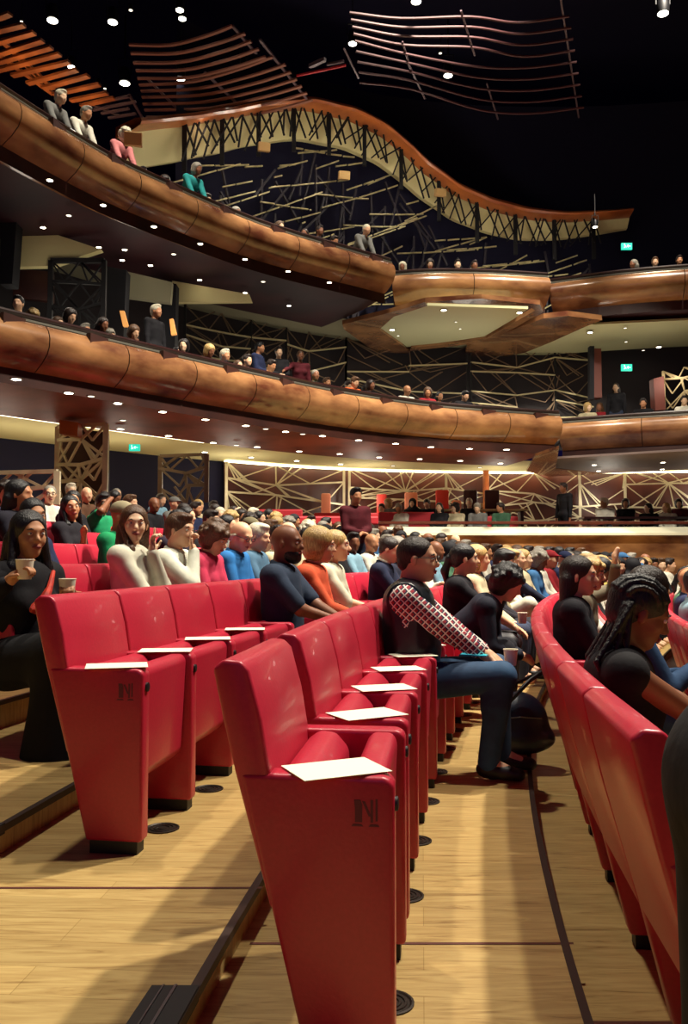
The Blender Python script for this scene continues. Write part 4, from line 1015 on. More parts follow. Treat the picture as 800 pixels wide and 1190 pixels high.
# woman in black at the far left with two cups: turned towards the camera
loc, rz = seat_place(2, 30, .10)
loc = Vector((-1.60, 4.30, .12)); rz = -.55
o, J = near(2, 30, dict(fem=True, yaw=-.25, pitch=.03, lean=.06, hair='longfront', hl=.36, handL=(.25, .07, .90), handR=(.26, -.28, .985), gripL=True, gripR=True, sleeve=.95, skirt=True, vneck=False, knL=(.42,.1,.54), knR=(.42,-.1,.54)),
   'woman in black with long black hair, orange-red scarf end, holding paper cups', pos=(loc, rz), facef=True, skin='tan', hair='black', top=(16,14,22), trousers=(8,8,14))
for n_, l in (('L', 'paper cup in the black-clad woman\'s hand, beside the left seat bank'), ('R', 'paper cup at the left edge of the picture')):
    w_ = J['wr'+n_]; e = J['el'+n_]; d = (w_-e)/np.linalg.norm(w_-e); p = w2l(o, w_+d*.10+V(0, 0, -.01)); cup(p-Vector((0,0,.045)), l)
b = MB(); q = lambda x, y, z: tuple(J['chest']+V(x, y, z))
b.tube([q(.10, .10, .12), q(.135, .05, .04), q(.15, 0, -.03)], [.010, .016, .03], 8); b.tube([q(.15, 0, -.03), q(.165, -.05, -.06), q(.165, -.085, -.065)], [.03, .034, .012], 8); b.build('scarf_end', mat('scarf', srgb(220, 60, 30), .7, col2=srgb(150, 24, 20), nscale=30), o, smooth=True)

# women in the rows behind her
near(3, 48, dict(fem=True, yaw=-.6, pitch=.05, hair='longfront', hl=.3, sleeve=1), 'woman with long black hair in a dark navy top, behind the one with the cups', facef=True, skin='tan', hair='black', top=(34,44,80), vox=.011, dz=-.05)
near(4, 74, dict(fem=True, yaw=-.7, pitch=-.05, roll=.15, hair='longfront', hl=.3, sleeve=.4, handL=(.2,-.1,.95), side=.03), 'smiling woman with shoulder-length dark hair and sleeved black lace top', facef=True, skin='tan', hair='black', top=(24,20,30), vox=.011, dz=-.02)
near(5, 106, dict(fem=False, yaw=-.6, pitch=0, hair='short', sleeve=.35, handR=(.14,-.09,1.23), handL=(.25,.05,.75)), 'person in a bright green top with one hand raised to the head', facef=True, skin='brown', hair='black', top=(20,150,96), vox=.011)
near(4, 22, dict(fem=True, yaw=.1, hair='long', hl=.25), 'dark-haired woman in profile at the far left edge, behind the seated women', skin='tan', hair='black', top=(20,18,34), vox=.012, pos=(Vector((-2.55, 6.7, .50)), -.2))
near(6, 56, dict(yaw=-.8, hair='crop', collar=True), 'grey-haired older man with glasses in a white shirt at the left', facef=True, glasses=True, skin='fair', hair='grey', top=(226,222,206), vox=.012, dz=0)
near(3, 136, dict(yaw=-.1, pitch=.1, lean=.15, hair='cap', sleeve=.4), 'person in a grey cap and green shirt behind the woman in white', skin='tan', hairm=cloth((150,140,110)), top=(10,140,84), vox=.011)

# second row: the couple in white and their neighbours
near(2, 146, dict(fem=True, yaw=-1.0, pitch=.03, hair='longfront', hl=.34, sleeve=1, handL=(.135,-.03,1.02), hintL=(.2,.4,-.9), dirL=(0,0,1), pointL=True, gripL=True, handR=(.30,.0,.62)), 'woman in a white blouse with long light-brown hair, hand at her chin', facef=True, skin='fair', hair='brown', top=(228,226,204), trousers=(30,30,50), dz=.02)
o, J = near(2, 190, dict(yaw=-.25, pitch=.06, hair='short', sleeve=1, lean=.10, handR=(.19,-.05,1.05), hintR=(.3,-.4,-.9), dirR=(-.3,.2,.9), gripR=True, collar=True), 'brown-haired man in a white shirt resting his chin on his fist', facef=True, skin='light', hair='brown', top=(226,228,210))
b = MB(); wv = Vector(J['wrR']); dv = Vector(J['wrR']-J['elR']).normalized(); b.tube([wv-dv*.035, wv-dv*.012], [.036, .036], 14); b.build('wristwatch', BLACKP, o, smooth=True)
near(2, 238, dict(fem=True, yaw=-.2, pitch=.45, hair='curly', lean=.12, collar=True), 'woman with a short curly light-brown bob in a pink jacket, looking down', facef=True, skin='light', hair='brown', top=(206,58,92), dz=-.02)
near(2, 266, dict(yaw=-.35, pitch=.35, hair='fringe', lean=.12, belly=.5, collar=True), 'balding man with glasses in a bright blue blazer, head bowed', facef=True, glasses=True, skin='light', hair='white', top=(36,110,176), dz=.0)
near(3, 208, dict(fem=True, yaw=-.1, pitch=.3, hair='long'), 'dark-haired woman looking down between the white-shirted man and the pink jacket', skin='tan', hair='black', top=(36,26,44), vox=.011, dz=.0)
near(4, 238, dict(yaw=-.1, pitch=.15, hair='short'), 'dark-brown-haired man behind the curly bob', skin='light', hair='dark', top=(30,26,40), vox=.012)
near(3, 284, dict(yaw=-.2, pitch=.2, hair='cap', collar=True), 'older man in an olive-grey cap behind the blue blazer', skin='light', hairm=cloth((120,112,84)), top=(120,140,120), vox=.012)
near(2, 296, dict(yaw=-.1, pitch=.15, hair='short', belly=.4), 'grey-haired person in a denim blue shirt behind the bald man', skin='light', hair='white', top=(70,104,130), vox=.011)

# row B: the bald bearded man, orange shirt, ponytail
near(1, 318, dict(yaw=-.15, pitch=.04, hair='bald', beard=True, w=1.1, sleeve=.42, lean=.02, belly=.3, handR=(.36,-.03,.68), handL=(.38,.04,.68), collar=True), 'bald bearded man in a navy polo shirt at the end of the left seat bank', facef=True, skin='brown', top=(44,58,80), trousers=(24,26,40))
near(1, 357, dict(fem=True, yaw=.25, pitch=.12, hair='bob', lean=.14, handR=(.36,.04,.66), collar=True, sleeve=.95, belly=.4), 'woman with short blond-grey hair in a bright orange blouse', skin='light', hair='blond', top=(222,92,56), trousers=(200,190,170), facef=True)
near(1, 385, dict(fem=True, yaw=.15, pitch=.0, hair='pony', lean=.1, sleeve=.5, handR=(.38,.0,.68)), 'woman with blond hair tied back in a pale grey-white top', skin='light', hair='blond', top=(206,204,180), trousers=(210,206,190), facef=True)
near(3, 352, dict(fem=True, yaw=.1, pitch=.1, hair='curly', hl=.3, w=1.1), 'person with a big mass of curly white-blond hair behind the orange blouse', skin='light', hair='white', top=(206,196,160), vox=.011, dz=.02)

# navy suit and his grey-haired neighbour
o, J = near(1, 437, dict(yaw=-.1, pitch=.32, hair='crop', lean=.12, collar=True, handR=(.38,.02,.74), handL=(.38,.0,.74)), 'man with cropped hair in a navy suit looking down at his hands', facef=True, skin='light', hair='dark', top=(22,30,58), trousers=(20,24,44), vox=.01)
b = MB(); nk = J['neck']; b.tube([tuple(nk+V(.058*math.cos(a)+.005, .060*math.sin(a), .042-.028*math.cos(a))) for a in [2*PI*i/16 for i in range(17)]], .011, 6, False); b.build('shirt_collar', CARD, o, smooth=True)
near(1, 453, dict(fem=True, yaw=-.2, pitch=.2, hair='bob'), 'grey-haired woman beside the man in the navy suit', facef=True, skin='light', hair='grey', top=(34,36,56), vox=.011)

# nearest row: glasses, gilet, plaid shirt, jeans
PL_ = plaid()
jeans = mat('blue_jeans', srgb(42, 84, 122), .8, col2=srgb(20, 46, 78), nscale=6, bump=.2)
o, J = near(0, 483, dict(yaw=-.12, pitch=.05, hair='crop', lean=.05, belly=.5, w=1.08, sleeve=.9, handR=(.40,.0,.66), handL=(.41,.07,.66), collar=True, knL=(.44,.12,.53), knR=(.47,-.10,.52), anL=(.46,.14,.085), anR=(.40,-.08,.085)), 'man with dark-rimmed glasses, black gilet over a plaid shirt, and blue jeans', facef=True, glasses=True, skin='light', hair='dark', topmat=PL_, trousm=jeans, off=.16, vox=.0075)
P = dict(yaw=0, lean=.05, belly=.5, w=1.08); M2 = sdf_mesh('gilet', torso_prims(skeleton(P), P, .030)+[cap(skeleton(P)['neck']+V(-.03, .05, .03), skeleton(P)['neck']+V(.05, .03, .0), .026, .02, .01), cap(skeleton(P)['neck']+V(-.03, -.05, .03), skeleton(P)['neck']+V(.05, -.03, .0), .026, .02, .01)], .009, mat('gilet_black', srgb(20, 26, 34), .35, bump=.4, nscale=12), cut=lambda X, Y, Z: np.maximum(.42-Z, np.abs(Y)-.185)+0*X)
obj('gilet', M2, o)
t = thing('smartphone', 'turquoise-lit phone lying on the thigh of the man in jeans', 'phone', w2l(o, (.33, -.04, .615)), -.3)
b = MB(); b.box(-.07, .07, -.036, .036, -.004, .004); b.build('case', mat('phone_turquoise', srgb(30, 180, 200), .4), t, bevel=.003)
b = MB(); b.box(-.063, .063, -.031, .031, .004, .0048); b.build('screen', mat('phone_screen', srgb(60, 210, 220), .2, emit=(.1,.7,.8), estr=.5), t)
cup(w2l(o, (.515, -.02, .565)), 'grey-brown paper cup held by the man in jeans on his knee', .9)
near(0, 612, dict(fem=True, yaw=-.1, pitch=.5, lean=.85, hair='curly', handR=(.5,-.05,.5), handL=(.5,.05,.5)), 'person with dark curly hair bent far forward, past the white-trousered leg', skin='light', hair='black', top=(24,28,44), vox=.011, Yr=6.25)
o, J = near(0, 534, dict(fem=True, yaw=.2, pitch=.0, hair='pony', lean=.10, sleeve=.4, handR=(.42,-.02,.66), handL=(.40,.06,.66)), 'dark-haired woman with a low ponytail in a black top beside the plaid shirt', skin='light', hair='black', top=(18,16,26), trousm=mat('black_leggings', srgb(16,14,24), .6), facef=True)
cup(w2l(o, (.50, -.06, .62)), 'paper cup held by the woman in black beside the plaid shirt', .9)
near(0, 562, dict(yaw=-.3, pitch=.3, hair='short', beard=True, lean=.3), 'dark-haired bearded man leaning forward in a dark jacket', skin='light', hair='black', top=(34,30,40), vox=.011)
near(0, 578, dict(fem=False, yaw=.2, pitch=.25, hair='short', lean=.22, knR=(.36,-.16,.66), anR=(.46,.06,.50)), 'short blond-haired person leaning forward beside the bearded man', skin='light', hair='blond', top=(150,140,110), trousers=(226,220,198), vox=.011)
near(0, 596, dict(yaw=-.1, pitch=.0, hair='crop', lean=.05, collar=True, handR=(.4,0,.66)), 'grey-haired man in a dark navy suit in the middle of the nearest row', skin='light', hair='grey', top=(30,36,60), trousers=(24,34,60), vox=.011)

# row C
near(-1, 668, dict(fem=True, yaw=-.25, pitch=.05, hair='long', hl=.42, sleeve=1), 'woman with long straight dark-brown hair in the row ahead, head turned right', facef=True, skin='light', hair='dark', top=(22,20,30), trousers=(30,40,70), Yr=5.1, vox=.0075)
o, J = near(-1, 716, dict(fem=True, yaw=.05, pitch=.40, hair='braids', lean=.0, w=1.08, sleeve=0, handR=(.40,.02,.70), handL=(.42,.06,.70), hintR=(-.5,-.3,-.8)), 'woman with long black braids in a sleeveless black top, looking down', facef=True, skin='brown', hair='black', top=(14,12,20), trousers=(14,14,26), vox=.007, off=.15, dz=-.07, Yr=2.9)
near(-1, 742, dict(fem=True, yaw=.5, pitch=.3, hair='long', lean=.5, handR=(.48,-.05,.78), handL=(.42,.05,.72), sleeve=.95), 'person in blue denim leaning forward beyond the braided woman', skin='light', hair='dark', top=(40,72,110), trousm=jeans, facef=True, Yr=4.1)
near(-1, 700, dict(fem=True, yaw=-.2, pitch=.1, hair='curly', lean=.2, handL=(.3,.1,1.25), pointL=True, dirL=(0,0,1)), 'person with short blond curls raising a hand, beyond the long-haired woman', skin='light', hair='blond', top=(120,110,90), facef=True, Yr=6.2, vox=.011)
# row D
near(-2, 782, dict(yaw=.1, hair='short', collar=True), 'dark-haired person in a light blue shirt in the curved row at the right edge', skin='tan', hair='black', top=(132,164,178), off=.16, vox=.01, Yr=6.9)
near(-2, 800, dict(yaw=.2, pitch=.3, hair='long', lean=.25), 'dark-haired person half cut off by the right edge, nearer than the light blue shirt', skin='light', hair='dark', top=(26,22,32), vox=.011, Yr=5.3)

# a standing figure in a long dark coat, cut off by the right edge
o, J = near(0, 800, dict(stand=True, hair='short', coat=True, lean=.35, handL=(.35,.12,.95), handR=(.35,-.12,.95)), 'person in a long dark coat, mostly outside the frame at the lower right edge', pos=(Vector((.53, 1.0, -.1)), 0), skin='light', hair='dark', top=(9,9,16), trousers=(9,9,16), vox=.013)

# blue-black bag on the floor against the row ahead
loc = at(628, 862, 5.15); loc.z = -.0
t = thing('shoulder_bag', 'dark blue bag leaning against the row ahead, beside the shoes', 'bag', (1.0, 5.0, 0), -.1)
me = sdf_mesh('bag_body', [ell((0, 0, .17), (.17, .13, .17), None, .03), ell((.02, 0, .08), (.19, .14, .085), None, .06)], .012, mat('bag_navy', srgb(26, 34, 54), .4, bump=.4, nscale=14), cut=lambda X, Y, Z: .004-Z+0*X+0*Y)
obj('bag_body', me, t)
b = MB(); b.tube([(-.14, -.07, .12), (-.06, -.12, .30), (.06, -.10, .42), (.14, -.02, .46)], .013, 8); b.tube([(-.1, .06, .2), (0, .08, .38), (.13, 0, .45)], .012, 8); b.build('strap', BLACKP, t, smooth=True)
b = MB(); b.tube([(-.13, -.11, .20), (0, -.135, .22), (.12, -.11, .21)], .004, 6); b.build('zip', ALU, t)
# ------------------------------------------------------------ the crowd
ARCH = {'lap': dict(), 'turn': dict(yaw=-.9), 'look': dict(yaw=-.5, lean=.05), 'down': dict(pitch=.35, lean=.12), 'phone': dict(pitch=.25, handR=(.30, -.04, .86), handL=(.30, .04, .84), gripR=True),
        'chin': dict(handR=(.17, -.04, 1.04), yaw=-.2, hintR=(.3, -.4, -.9)), 'back': dict(yaw=.9), 'fold': dict(handR=(.20, .10, .80), handL=(.22, -.10, .78), lean=-.04), 'arm': dict(handR=(.16, -.16, 1.22), yaw=-.2),
        'stand': dict(stand=True), 'standside': dict(stand=True, handR=(.22, .0, 1.05), handL=(.24, .02, 1.05)), 'reach': dict(stand=True, lean=.15, handR=(.45, -.45, 1.15)), 'bend': dict(stand=True, lean=.75, pitch=.2, handR=(.55, -.15, .75), handL=(.55, .15, .75))}
_bm, _hm = {}, {}
SHORTS = ('short', 'crop', 'bald', 'cap', 'fringe')
def crowd_meshes(a, style):
    fem = style not in SHORTS; k = (a, fem)
    if k not in _bm:
        P = dict(ARCH[a], fem=fem, hair='bald', collar=not fem); _bm[k] = person_meshes(P, .017)
    M, J = _bm[k]
    if (k, style) not in _hm and style != 'bald':
        _hm[(k, style)] = sdf_mesh('hair', hair_prims(J, dict(hl=.26), style), .012, HAIR['dark'])
    M = dict(M)
    if style != 'bald': M['hair'] = _hm[(k, style)]
    return M
CN = {'w': ((228,224,206), 'white'), 'k': ((18,17,24), 'black'), 'n': ((30,40,76), 'navy'), 'b': ((60,110,160), 'blue'), 'lb': ((130,170,190), 'light blue'), 'g': ((120,120,116), 'grey'), 'o': ((206,98,44), 'orange'), 'r': ((150,30,40), 'red'),
      'br': ((96,64,44), 'brown'), 'y': ((200,180,90), 'yellow'), 'gr': ((70,110,84), 'green'), 'p': ((226,140,140), 'pink'), 'c': ((204,192,156), 'cream'), 't': ((40,150,150), 'teal'), 'm': ((90,22,34), 'maroon')}
HN = {'short': 'short-haired', 'crop': 'crop-haired', 'bald': 'bald', 'cap': 'capped', 'fringe': 'balding', 'long': 'long-haired', 'longfront': 'long-haired', 'bob': 'bob-haired', 'curly': 'curly-haired', 'pony': 'pony-tailed', 'scarf': 'head-scarfed'}
HC = {'black': 'black', 'dark': 'dark', 'brown': 'brown', 'blond': 'blond', 'grey': 'grey', 'white': 'white'}
RS = random.Random(21)
def desc(style, hc, c, zone):
    if style == 'bald': h = 'bald'
    elif style in ('cap', 'scarf'): h = HN[style]
    else: h = HC[hc]+' '+HN[style]
    return '%s person in %s %s' % (h, CN[c][1], zone)
def crowd(loc, rz, a, style, hc, skin, c, zone, group, dark=False, pants=None):
    M = crowd_meshes(a, style); base = desc(style, hc, c, zone)
    hm = cloth(CN[c][0]) if style == 'cap' else (mat('scarf_black', srgb(16, 15, 24), .8) if style == 'scarf' else HAIR[hc])
    rgb = CN[c][0]
    o = place(M, loc, rz, skin=skin, top=rgb, trousers=pants or RS.choice([(26,28,44), (20,20,28), (50,60,84)]), label=base, group=group, hairm=hm, shoes=False)
    later(o, base, proj(loc)[0]); return o
FREE = {}
def stalls(px, py, size, style, hc, c, a='lap', skin=None, turn=0, zone='in the stalls crowd'):
    Y0 = 222/size; best = None
    for k in range(-3, 9):
        if k not in SEATS: continue
        for y in SEATS[k]:
            if (k, round(y, 3)) in USED: continue
            x, ph = rp(k, .14, y); z = rowz(k)+1.06; q = proj((x, y, z))
            cost = abs(q[0]-px)/7+abs(q[1]-py)/7+abs(math.log(y/Y0))*5
            if best is None or cost < best[0]: best = (cost, k, y, x, ph)
    _, k, y, x, ph = best; USED.add((k, round(y, 3)))
    return crowd((x, y, rowz(k)), -ph+turn, a, style, hc, skin or RS.choice(['light', 'light', 'fair', 'tan', 'brown']), c, zone, 'people seated in the stalls')
ST = [(8,592,26,'curly','dark','n','turn'), (84,588,22,'long','black','k','turn'), (82,570,22,'short','white','w','look'), (98,570,20,'bald','dark','br','look'), (120,570,20,'long','black','k','turn'), (122,584,20,'long','black','k','down'),
 (143,566,22,'crop','grey','k','look'), (150,585,22,'short','brown','br','lap'), (170,577,20,'bald','dark','k','look'), (184,583,20,'crop','grey','lb','down'), (200,585,18,'cap','dark','g','lap'), (222,588,22,'pony','blond','c','down'),
 (232,578,16,'short','dark','n','lap'), (238,578,16,'short','dark','n','look'), (257,577,18,'long','white','lb','turn'), (258,594,17,'long','dark','k','lap'), (274,582,20,'crop','dark','g','arm'), (296,577,18,'short','white','w','phone'),
 (213,602,20,'long','black','k','lap'), (205,613,24,'long','dark','br','down'), (250,612,20,'curly','blond','gr','lap'), (315,590,18,'long','black','w','lap'), (326,582,16,'curly','blond','y','turn'), (343,579,16,'scarf','black','k','lap'), (352,590,18,'long','blond','k','look'),
 (363,578,18,'short','dark','n','look'), (377,587,18,'short','black','k','back'), (305,602,22,'long','black','k','lap'), (360,603,18,'crop','grey','br','lap'), (324,614,22,'short','brown','br','lap'), (340,606,20,'curly','grey','c','lap'), (376,616,20,'cap','dark','k','lap'),
 (403,620,22,'scarf','black','k','lap'), (420,620,20,'long','dark','c','turn'), (410,612,20,'short','dark','w','lap'), (438,617,18,'short','grey','b','lap'), (467,635,20,'long','black','w','turn'), (486,630,17,'long','black','n','lap'), (497,634,17,'short','dark','k','look'),
 (508,638,20,'short','brown','c','lap'), (524,639,18,'pony','black','c','lap'), (552,630,17,'short','dark','k','lap'), (567,634,20,'short','brown','w','lap'), (588,634,20,'long','blond','w','lap'), (612,630,17,'short','dark','c','lap'), (617,638,18,'curly','grey','b','down'),
 (626,636,18,'short','grey','w','lap'), (632,634,18,'short','dark','k','lap'), (640,644,18,'cap','black','r','lap'), (598,655,26,'long','blond','w','turn'), (613,660,28,'long','blond','c','lap'), (623,658,24,'long','blond','w','turn'), (650,656,24,'cap','dark','n','down'),
 (660,638,20,'crop','grey','k','look'), (683,646,18,'cap','white','w','lap'), (700,650,20,'scarf','dark','w','look'), (697,662,22,'curly','blond','y','lap'), (714,647,18,'long','black','n','turn'), (724,643,18,'cap','grey','b','lap'), (736,652,18,'short','dark','b','arm'),
 (745,656,20,'bob','dark','k','phone'), (760,652,20,'short','dark','m','turn'), (773,660,20,'short','brown','k','turn'), (792,658,22,'crop','grey','w','lap'), (540,652,22,'bob','brown','k','lap'), (572,660,24,'bob','blond','c','lap'), (398,632,20,'bob','dark','k','lap'), (452,626,18,'short','dark','k','lap'),
 (476,642,20,'bob','dark','r','look'), (515,630,16,'bob','dark','g','lap'), (533,628,16,'bald','dark','k','look'), (560,626,16,'short','grey','c','lap'), (577,628,16,'short','dark','n','look'), (600,628,16,'bob','brown','r','lap'), (648,632,16,'bob','black','lb','lap'), (672,634,16,'short','brown','g','look'), (690,634,16,'short','dark','w','lap'),
 (706,634,16,'long','dark','p','turn'), (722,634,15,'short','grey','n','lap'), (750,640,16,'bob','blond','c','turn'), (768,644,16,'short','dark','w','lap'), (784,646,17,'bob','grey','b','look'), (797,644,17,'short','dark','k','lap'), (30,566,22,'long','dark','r','look'), (284,600,18,'bob','dark','b','look'), (388,606,18,'long','brown','lb','turn')]
for e in ST: stalls(*e)
# fill the rest of the visible seats of the far rows, as the hall is nearly full there
FILL = [(k, y) for k in (-3, -2, -1, 0, 1, 2, 3, 4) for y in SEATS.get(k, []) if (k, round(y, 3)) not in USED and y > (7.6 if k >= 0 else 6.0)]
RS.shuffle(FILL)
styles = ['short', 'crop', 'bob', 'long', 'short', 'pony', 'bald', 'curly', 'scarf']; hcs = ['dark', 'black', 'brown', 'blond', 'grey', 'black']
for k, y in FILL[:78]:
    x, ph = rp(k, .14, y); q = proj((x, y, rowz(k)+1.06))
    if not (440 < q[0] < 812 or (k >= 2 and 250 < q[0] < 430)): continue
    USED.add((k, round(y, 3))); c = RS.choice(['w', 'k', 'n', 'b', 'g', 'c', 'k', 'lb', 'r', 'gr', 'w', 'p'])
    crowd((x, y, rowz(k)), -ph, RS.choice(['lap', 'look', 'down', 'fold', 'turn', 'lap']), RS.choice(styles), RS.choice(hcs), RS.choice(['light', 'fair', 'tan', 'brown']), c, 'in the stalls crowd', 'people seated in the stalls')
# standing man in the aisle
x, y = at(413, 590, 12.0).x, 12.0
crowd((x-.0, y+.15, .42), -1.2, 'standside', 'short', 'black', 'tan', 'm', 'standing in the left aisle', 'people standing')

BAL = {}
def on_balcony(path, ZB, px, tier, style, hc, c, a='lap', skin=None, turn=0, off=None, zone=''):
    off = off or (.74, 1.7, 2.6)[tier]; fl = ZB-(.70, .55, .25)[tier]
    h = 1.6 if ARCH[a].get('stand') else 1.05
    d = path.find_px(px, off, fl+h)
    if tier == 0 and any(abs(d-e) < .44 for e in BAL.get((id(path), 0), [])): tier, off, fl = 1, 1.7, ZB-.55; d = path.find_px(px, off, fl+h)
    for _ in range(12):
        if any(abs(d-e) < .44 for e in BAL.get((id(path), tier), [])): d += .1
    BAL.setdefault((id(path), tier), []).append(d); p = path.at(d, off); n = path.at(d, off+1)-p
    return crowd((p.x, p.y, fl), math.atan2(-n.y, -n.x)+turn, a, style, hc, skin or RS.choice(['light', 'fair', 'tan', 'brown']), c, zone, 'people on the balconies')
z1 = 'in the lower balcony'
for px, t_, s_, h_, c_, a_, tn in [(22,0,'short','black','w','look',-.3), (36,1,'curly','blond','k','down',0), (50,0,'bob','brown','r','lap',0), (62,1,'short','grey','g','lap',0), (76,0,'bob','dark','k','down',0), (93,0,'curly','grey','c','lap',0), (116,0,'long','dark','k','down',0), (133,1,'short','dark','k','lap',0),
   (150,0,'bob','brown','br','down',0), (162,0,'short','brown','r','look',0), (180,0,'short','white','k','stand',.2), (207,1,'long','black','k','lap',0), (214,0,'bob','black','k','turn',0), (240,0,'bob','blond','br','down',0), (262,0,'short','white','b','lap',0), (277,0,'long','brown','w','lap',0), (288,0,'short','dark','k','lap',0),
   (282,1,'short','black','n','standside',.4), (305,1,'short','dark','k','standside',-.5), (312,0,'short','dark','w','down',0), (329,1,'pony','brown','m','reach',-.4), (366,0,'crop','grey','gr','look',.2), (379,0,'short','brown','c','lap',0), (398,1,'short','dark','k','down',0), (409,0,'short','brown','o','down',0), (420,1,'bob','dark','b','lap',0), (432,0,'bob','dark','k','lap',0),
   (474,0,'bald','dark','w','lap',0), (496,0,'bob','brown','r','look',0), (512,0,'long','black','k','lap',0), (538,0,'short','black','k','down',0)]:
    on_balcony(PL, ZL, px, t_, s_, h_, c_, a_, None, tn, zone=z1)
for px, t_, s_, h_, c_, a_ in [(683,0,'bob','blond','c','back'), (697,0,'long','brown','r','lap'), (712,1,'long','dark','k','stand'), (748,0,'short','dark','k','lap'), (767,0,'long','black','k','turn'), (796,0,'short','dark','w','lap')]:
    on_balcony(PLR, ZL, px, t_, s_, h_, c_, a_, zone='in the lower right box')
for px, t_, s_, h_, c_, a_ in [(48,0,'short','white','g','bend'), (80,0,'short','grey','w','bend'), (128,0,'curly','white','p','bend'), (213,0,'bob','grey','t','bend'), (413,0,'crop','white','g','bend'), (12,0,'short','grey','g','lap'), (108,0,'short','dark','t','down'), (165,0,'short','dark','k','lap'), (188,0,'bob','dark','c','down'), (236,0,'short','dark','g','down'), (252,0,'bob','brown','k','lap'), (273,0,'bob','grey','k','lap'), (284,0,'bob','brown','k','lap'),
   (326,0,'bob','brown','r','lap'), (341,0,'short','brown','w','lap'), (354,0,'long','dark','w','turn'), (370,1,'short','dark','k','stand'), (386,0,'short','dark','c','down'), (400,0,'bob','dark','k','lap'), (430,0,'short','dark','r','down')]:
    on_balcony(PU, ZU, px, t_, s_, h_, c_, a_, zone='in the upper balcony')
for px, s_, h_, c_, a_ in [(468,'bob','white','w','lap'), (500,'bob','dark','o','down'), (532,'short','dark','k','lap'), (552,'short','dark','w','fold')]: on_balcony(PUM, ZU, px, 0, s_, h_, c_, a_, zone='in the middle upper box')
for px, s_, h_, c_, a_ in [(738,'long','grey','k','turn'), (762,'short','brown','g','lap'), (790,'short','dark','k','lap')]: on_balcony(PUR, ZU, px, 0, s_, h_, c_, a_, zone='in the upper right box')
# raised side stalls
for px, Y, s_, h_, c_, a_, tn in [(444,21.2,'short','dark','k','lap',0), (452,21.6,'bob','blond','g','look',0), (465,20.9,'short','grey','w','down',0), (480,21.5,'scarf','black','k','lap',0), (497,21.6,'short','dark','k','phone',0), (511,20.8,'long','black','k','lap',0), (530,21.0,'curly','dark','c','look',0), (546,21.4,'short','white','k','lap',0), (556,20.8,'short','grey','g','down',0),
   (583,20.8,'short','dark','gr','turn',0), (704,21.3,'short','white','w','turn',0), (728,21.6,'bob','dark','k','lap',0), (755,21.0,'long','black','k','turn',0), (776,20.9,'long','blond','w','turn',0), (790,21.7,'bob','dark','m','lap',0)]:
    x = (px-400)/1000*Y; crowd((x, Y, 1.25 if Y < 21.3 else 1.4), -1.9+tn, a_, s_, h_, RS.choice(['light', 'fair', 'tan']), c_, 'in the raised side stalls', 'people in the raised side stalls')
x = .257*20.7; crowd((x, 20.7, 1.25), -2.6, 'stand', 'short', 'dark', 'brown', 'k', 'standing behind the parapet', 'people standing')
# ------------------------------------------------------------ ordinals for look-alikes
for base, L in PENDING.items():
    L.sort(key=lambda t: t[0])
    if len(L) == 1: L[0][1]['label'] = base; continue
    for i, (_, o) in enumerate(L): o['label'] = base+', '+ordinal(i+1)+' from the left'
# ------------------------------------------------------------ light
w = bpy.data.worlds.new('world'); S.world = w; w.use_nodes = True
w.node_tree.nodes['Background'].inputs[0].default_value = (.16, .12, 1, 1); w.node_tree.nodes['Background'].inputs[1].default_value = .02
LC = (1, .90, .74)
def spot(loc, target, power, col=LC, size=1.2, radius=.25, blend=.5, name='stage_spot'):
    l = bpy.data.lights.new(name, 'SPOT'); l.energy = power; l.color = col; l.spot_size = size; l.shadow_soft_size = radius; l.spot_blend = blend
    o = bpy.data.objects.new(name, l); COL.objects.link(o); o.location = loc
    o.rotation_euler = (Vector(target)-Vector(loc)).to_track_quat('-Z', 'Y').to_euler(); return o
def point(loc, power, col=LC, radius=.1):  # unseen point sources, added only to brighten nearby surfaces
    l = bpy.data.lights.new('fill_point', 'POINT'); l.energy = power; l.color = col; l.shadow_soft_size = radius
    o = bpy.data.objects.new('fill_point', l); COL.objects.link(o); o.location = loc; return o
def area(loc, target, power, sx, sy, col=LC):  # builds the added unseen fills; none of them sits in a cove
    l = bpy.data.lights.new('cove', 'AREA'); l.energy = power; l.color = col; l.shape = 'RECTANGLE'; l.size = sx; l.size_y = sy
    o = bpy.data.objects.new('cove', l); COL.objects.link(o); o.location = loc
    o.rotation_euler = (Vector(target)-Vector(loc)).to_track_quat('-Z', 'Y').to_euler(); return o
spot((5.5, 8, 13), (-.5, 4.5, 0), 9500, size=1.1)
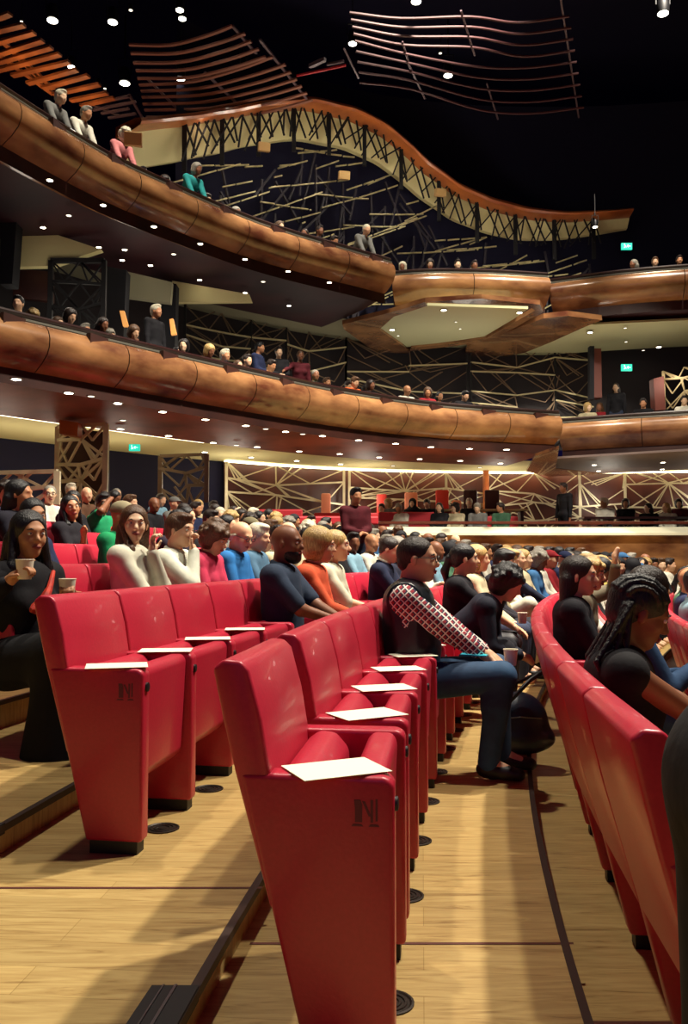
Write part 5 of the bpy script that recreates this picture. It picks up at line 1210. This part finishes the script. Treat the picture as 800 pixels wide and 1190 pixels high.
spot((-2.4, 6.0, 12.5), (.5, 3.5, 0), 2800, size=1.1)
spot((3.2, 4.2, 13), (.5, 3.0, 0), 3200, size=.9)
spot((4.5, 9, 13), (1, 13, .5), 13000, size=1.2)
spot((-1.0, 11.5, 15), (-3.6, 14.5, 6), 5000, size=1.1)
spot((2.2, 15, 15), (1, 19, 5), 6500, size=1.1)
spot((7, 16, 15), (6, 20, 5), 6000, size=1.0)
spot((6, 12, 9.5), (5, 21.5, 1.6), 3000, size=.9)
# added unseen fills: warm from the stage side, violet behind the camera
area((17, 5, 3.2), (0, 12, 3), 60, 8, 4, (1, .8, .62))
area((-1, -6, 5), (0, 2, .5), 28, 5, 3, (.45, .25, 1))
# added unseen point fills for back walls, louvres, box ceilings and bulkheads
for i in range(7):
    d = PALL.find_px(266, 4.6)+i*2.4
    if d < PALL.len: p = PALL.at(d, 4.3); point((p.x, p.y, 2.75), 34, radius=.3)
for px in (10, 80, 150): p = PALL.at(PALL.find_px(px, 3.6), 3.8); point((p.x, p.y, 2.6), 20, radius=.3)
for px in (30, 90, 170, 230, 300, 370, 450, 540, 640, 740): p = PALL.at(PALL.find_px(px, 2.6), 2.6); point((p.x, p.y, 5.5), 5, radius=.3)
for px in (230, 300, 360, 420, 480, 560, 640): dd = PW.find_px(px, -1.0, 9); p = PW.at(dd, -1.2); point((p.x, p.y, wz(dd)-1.5), 26, radius=.2)
for px, py in ((30, 60), (90, 110)): p = atz(px, py, 11.5); p.z -= 1.2; point(p, 45, (1, .6, .3))
for px, py in ((240, 100), (330, 110), (540, 128)): p = atz(px, py, 11.8); p.z -= 1.0; point(p, 1.8, (1, .7, .55))
for px in (350, 400, 470, 560, 650): p = PALL.at(PALL.find_px(px, 3.4), 3.4); point((p.x, p.y, 5.0), 9, radius=.2)
for px in (500, 560, 700, 780): p = at(px, 440, 20.6); point(p, 14, radius=.3)
for px, py, Y in ((66, 322, 13.9), (172, 345, 15.6), (240, 360, 16.4)): point(at(px, py, Y), 8, radius=.2)
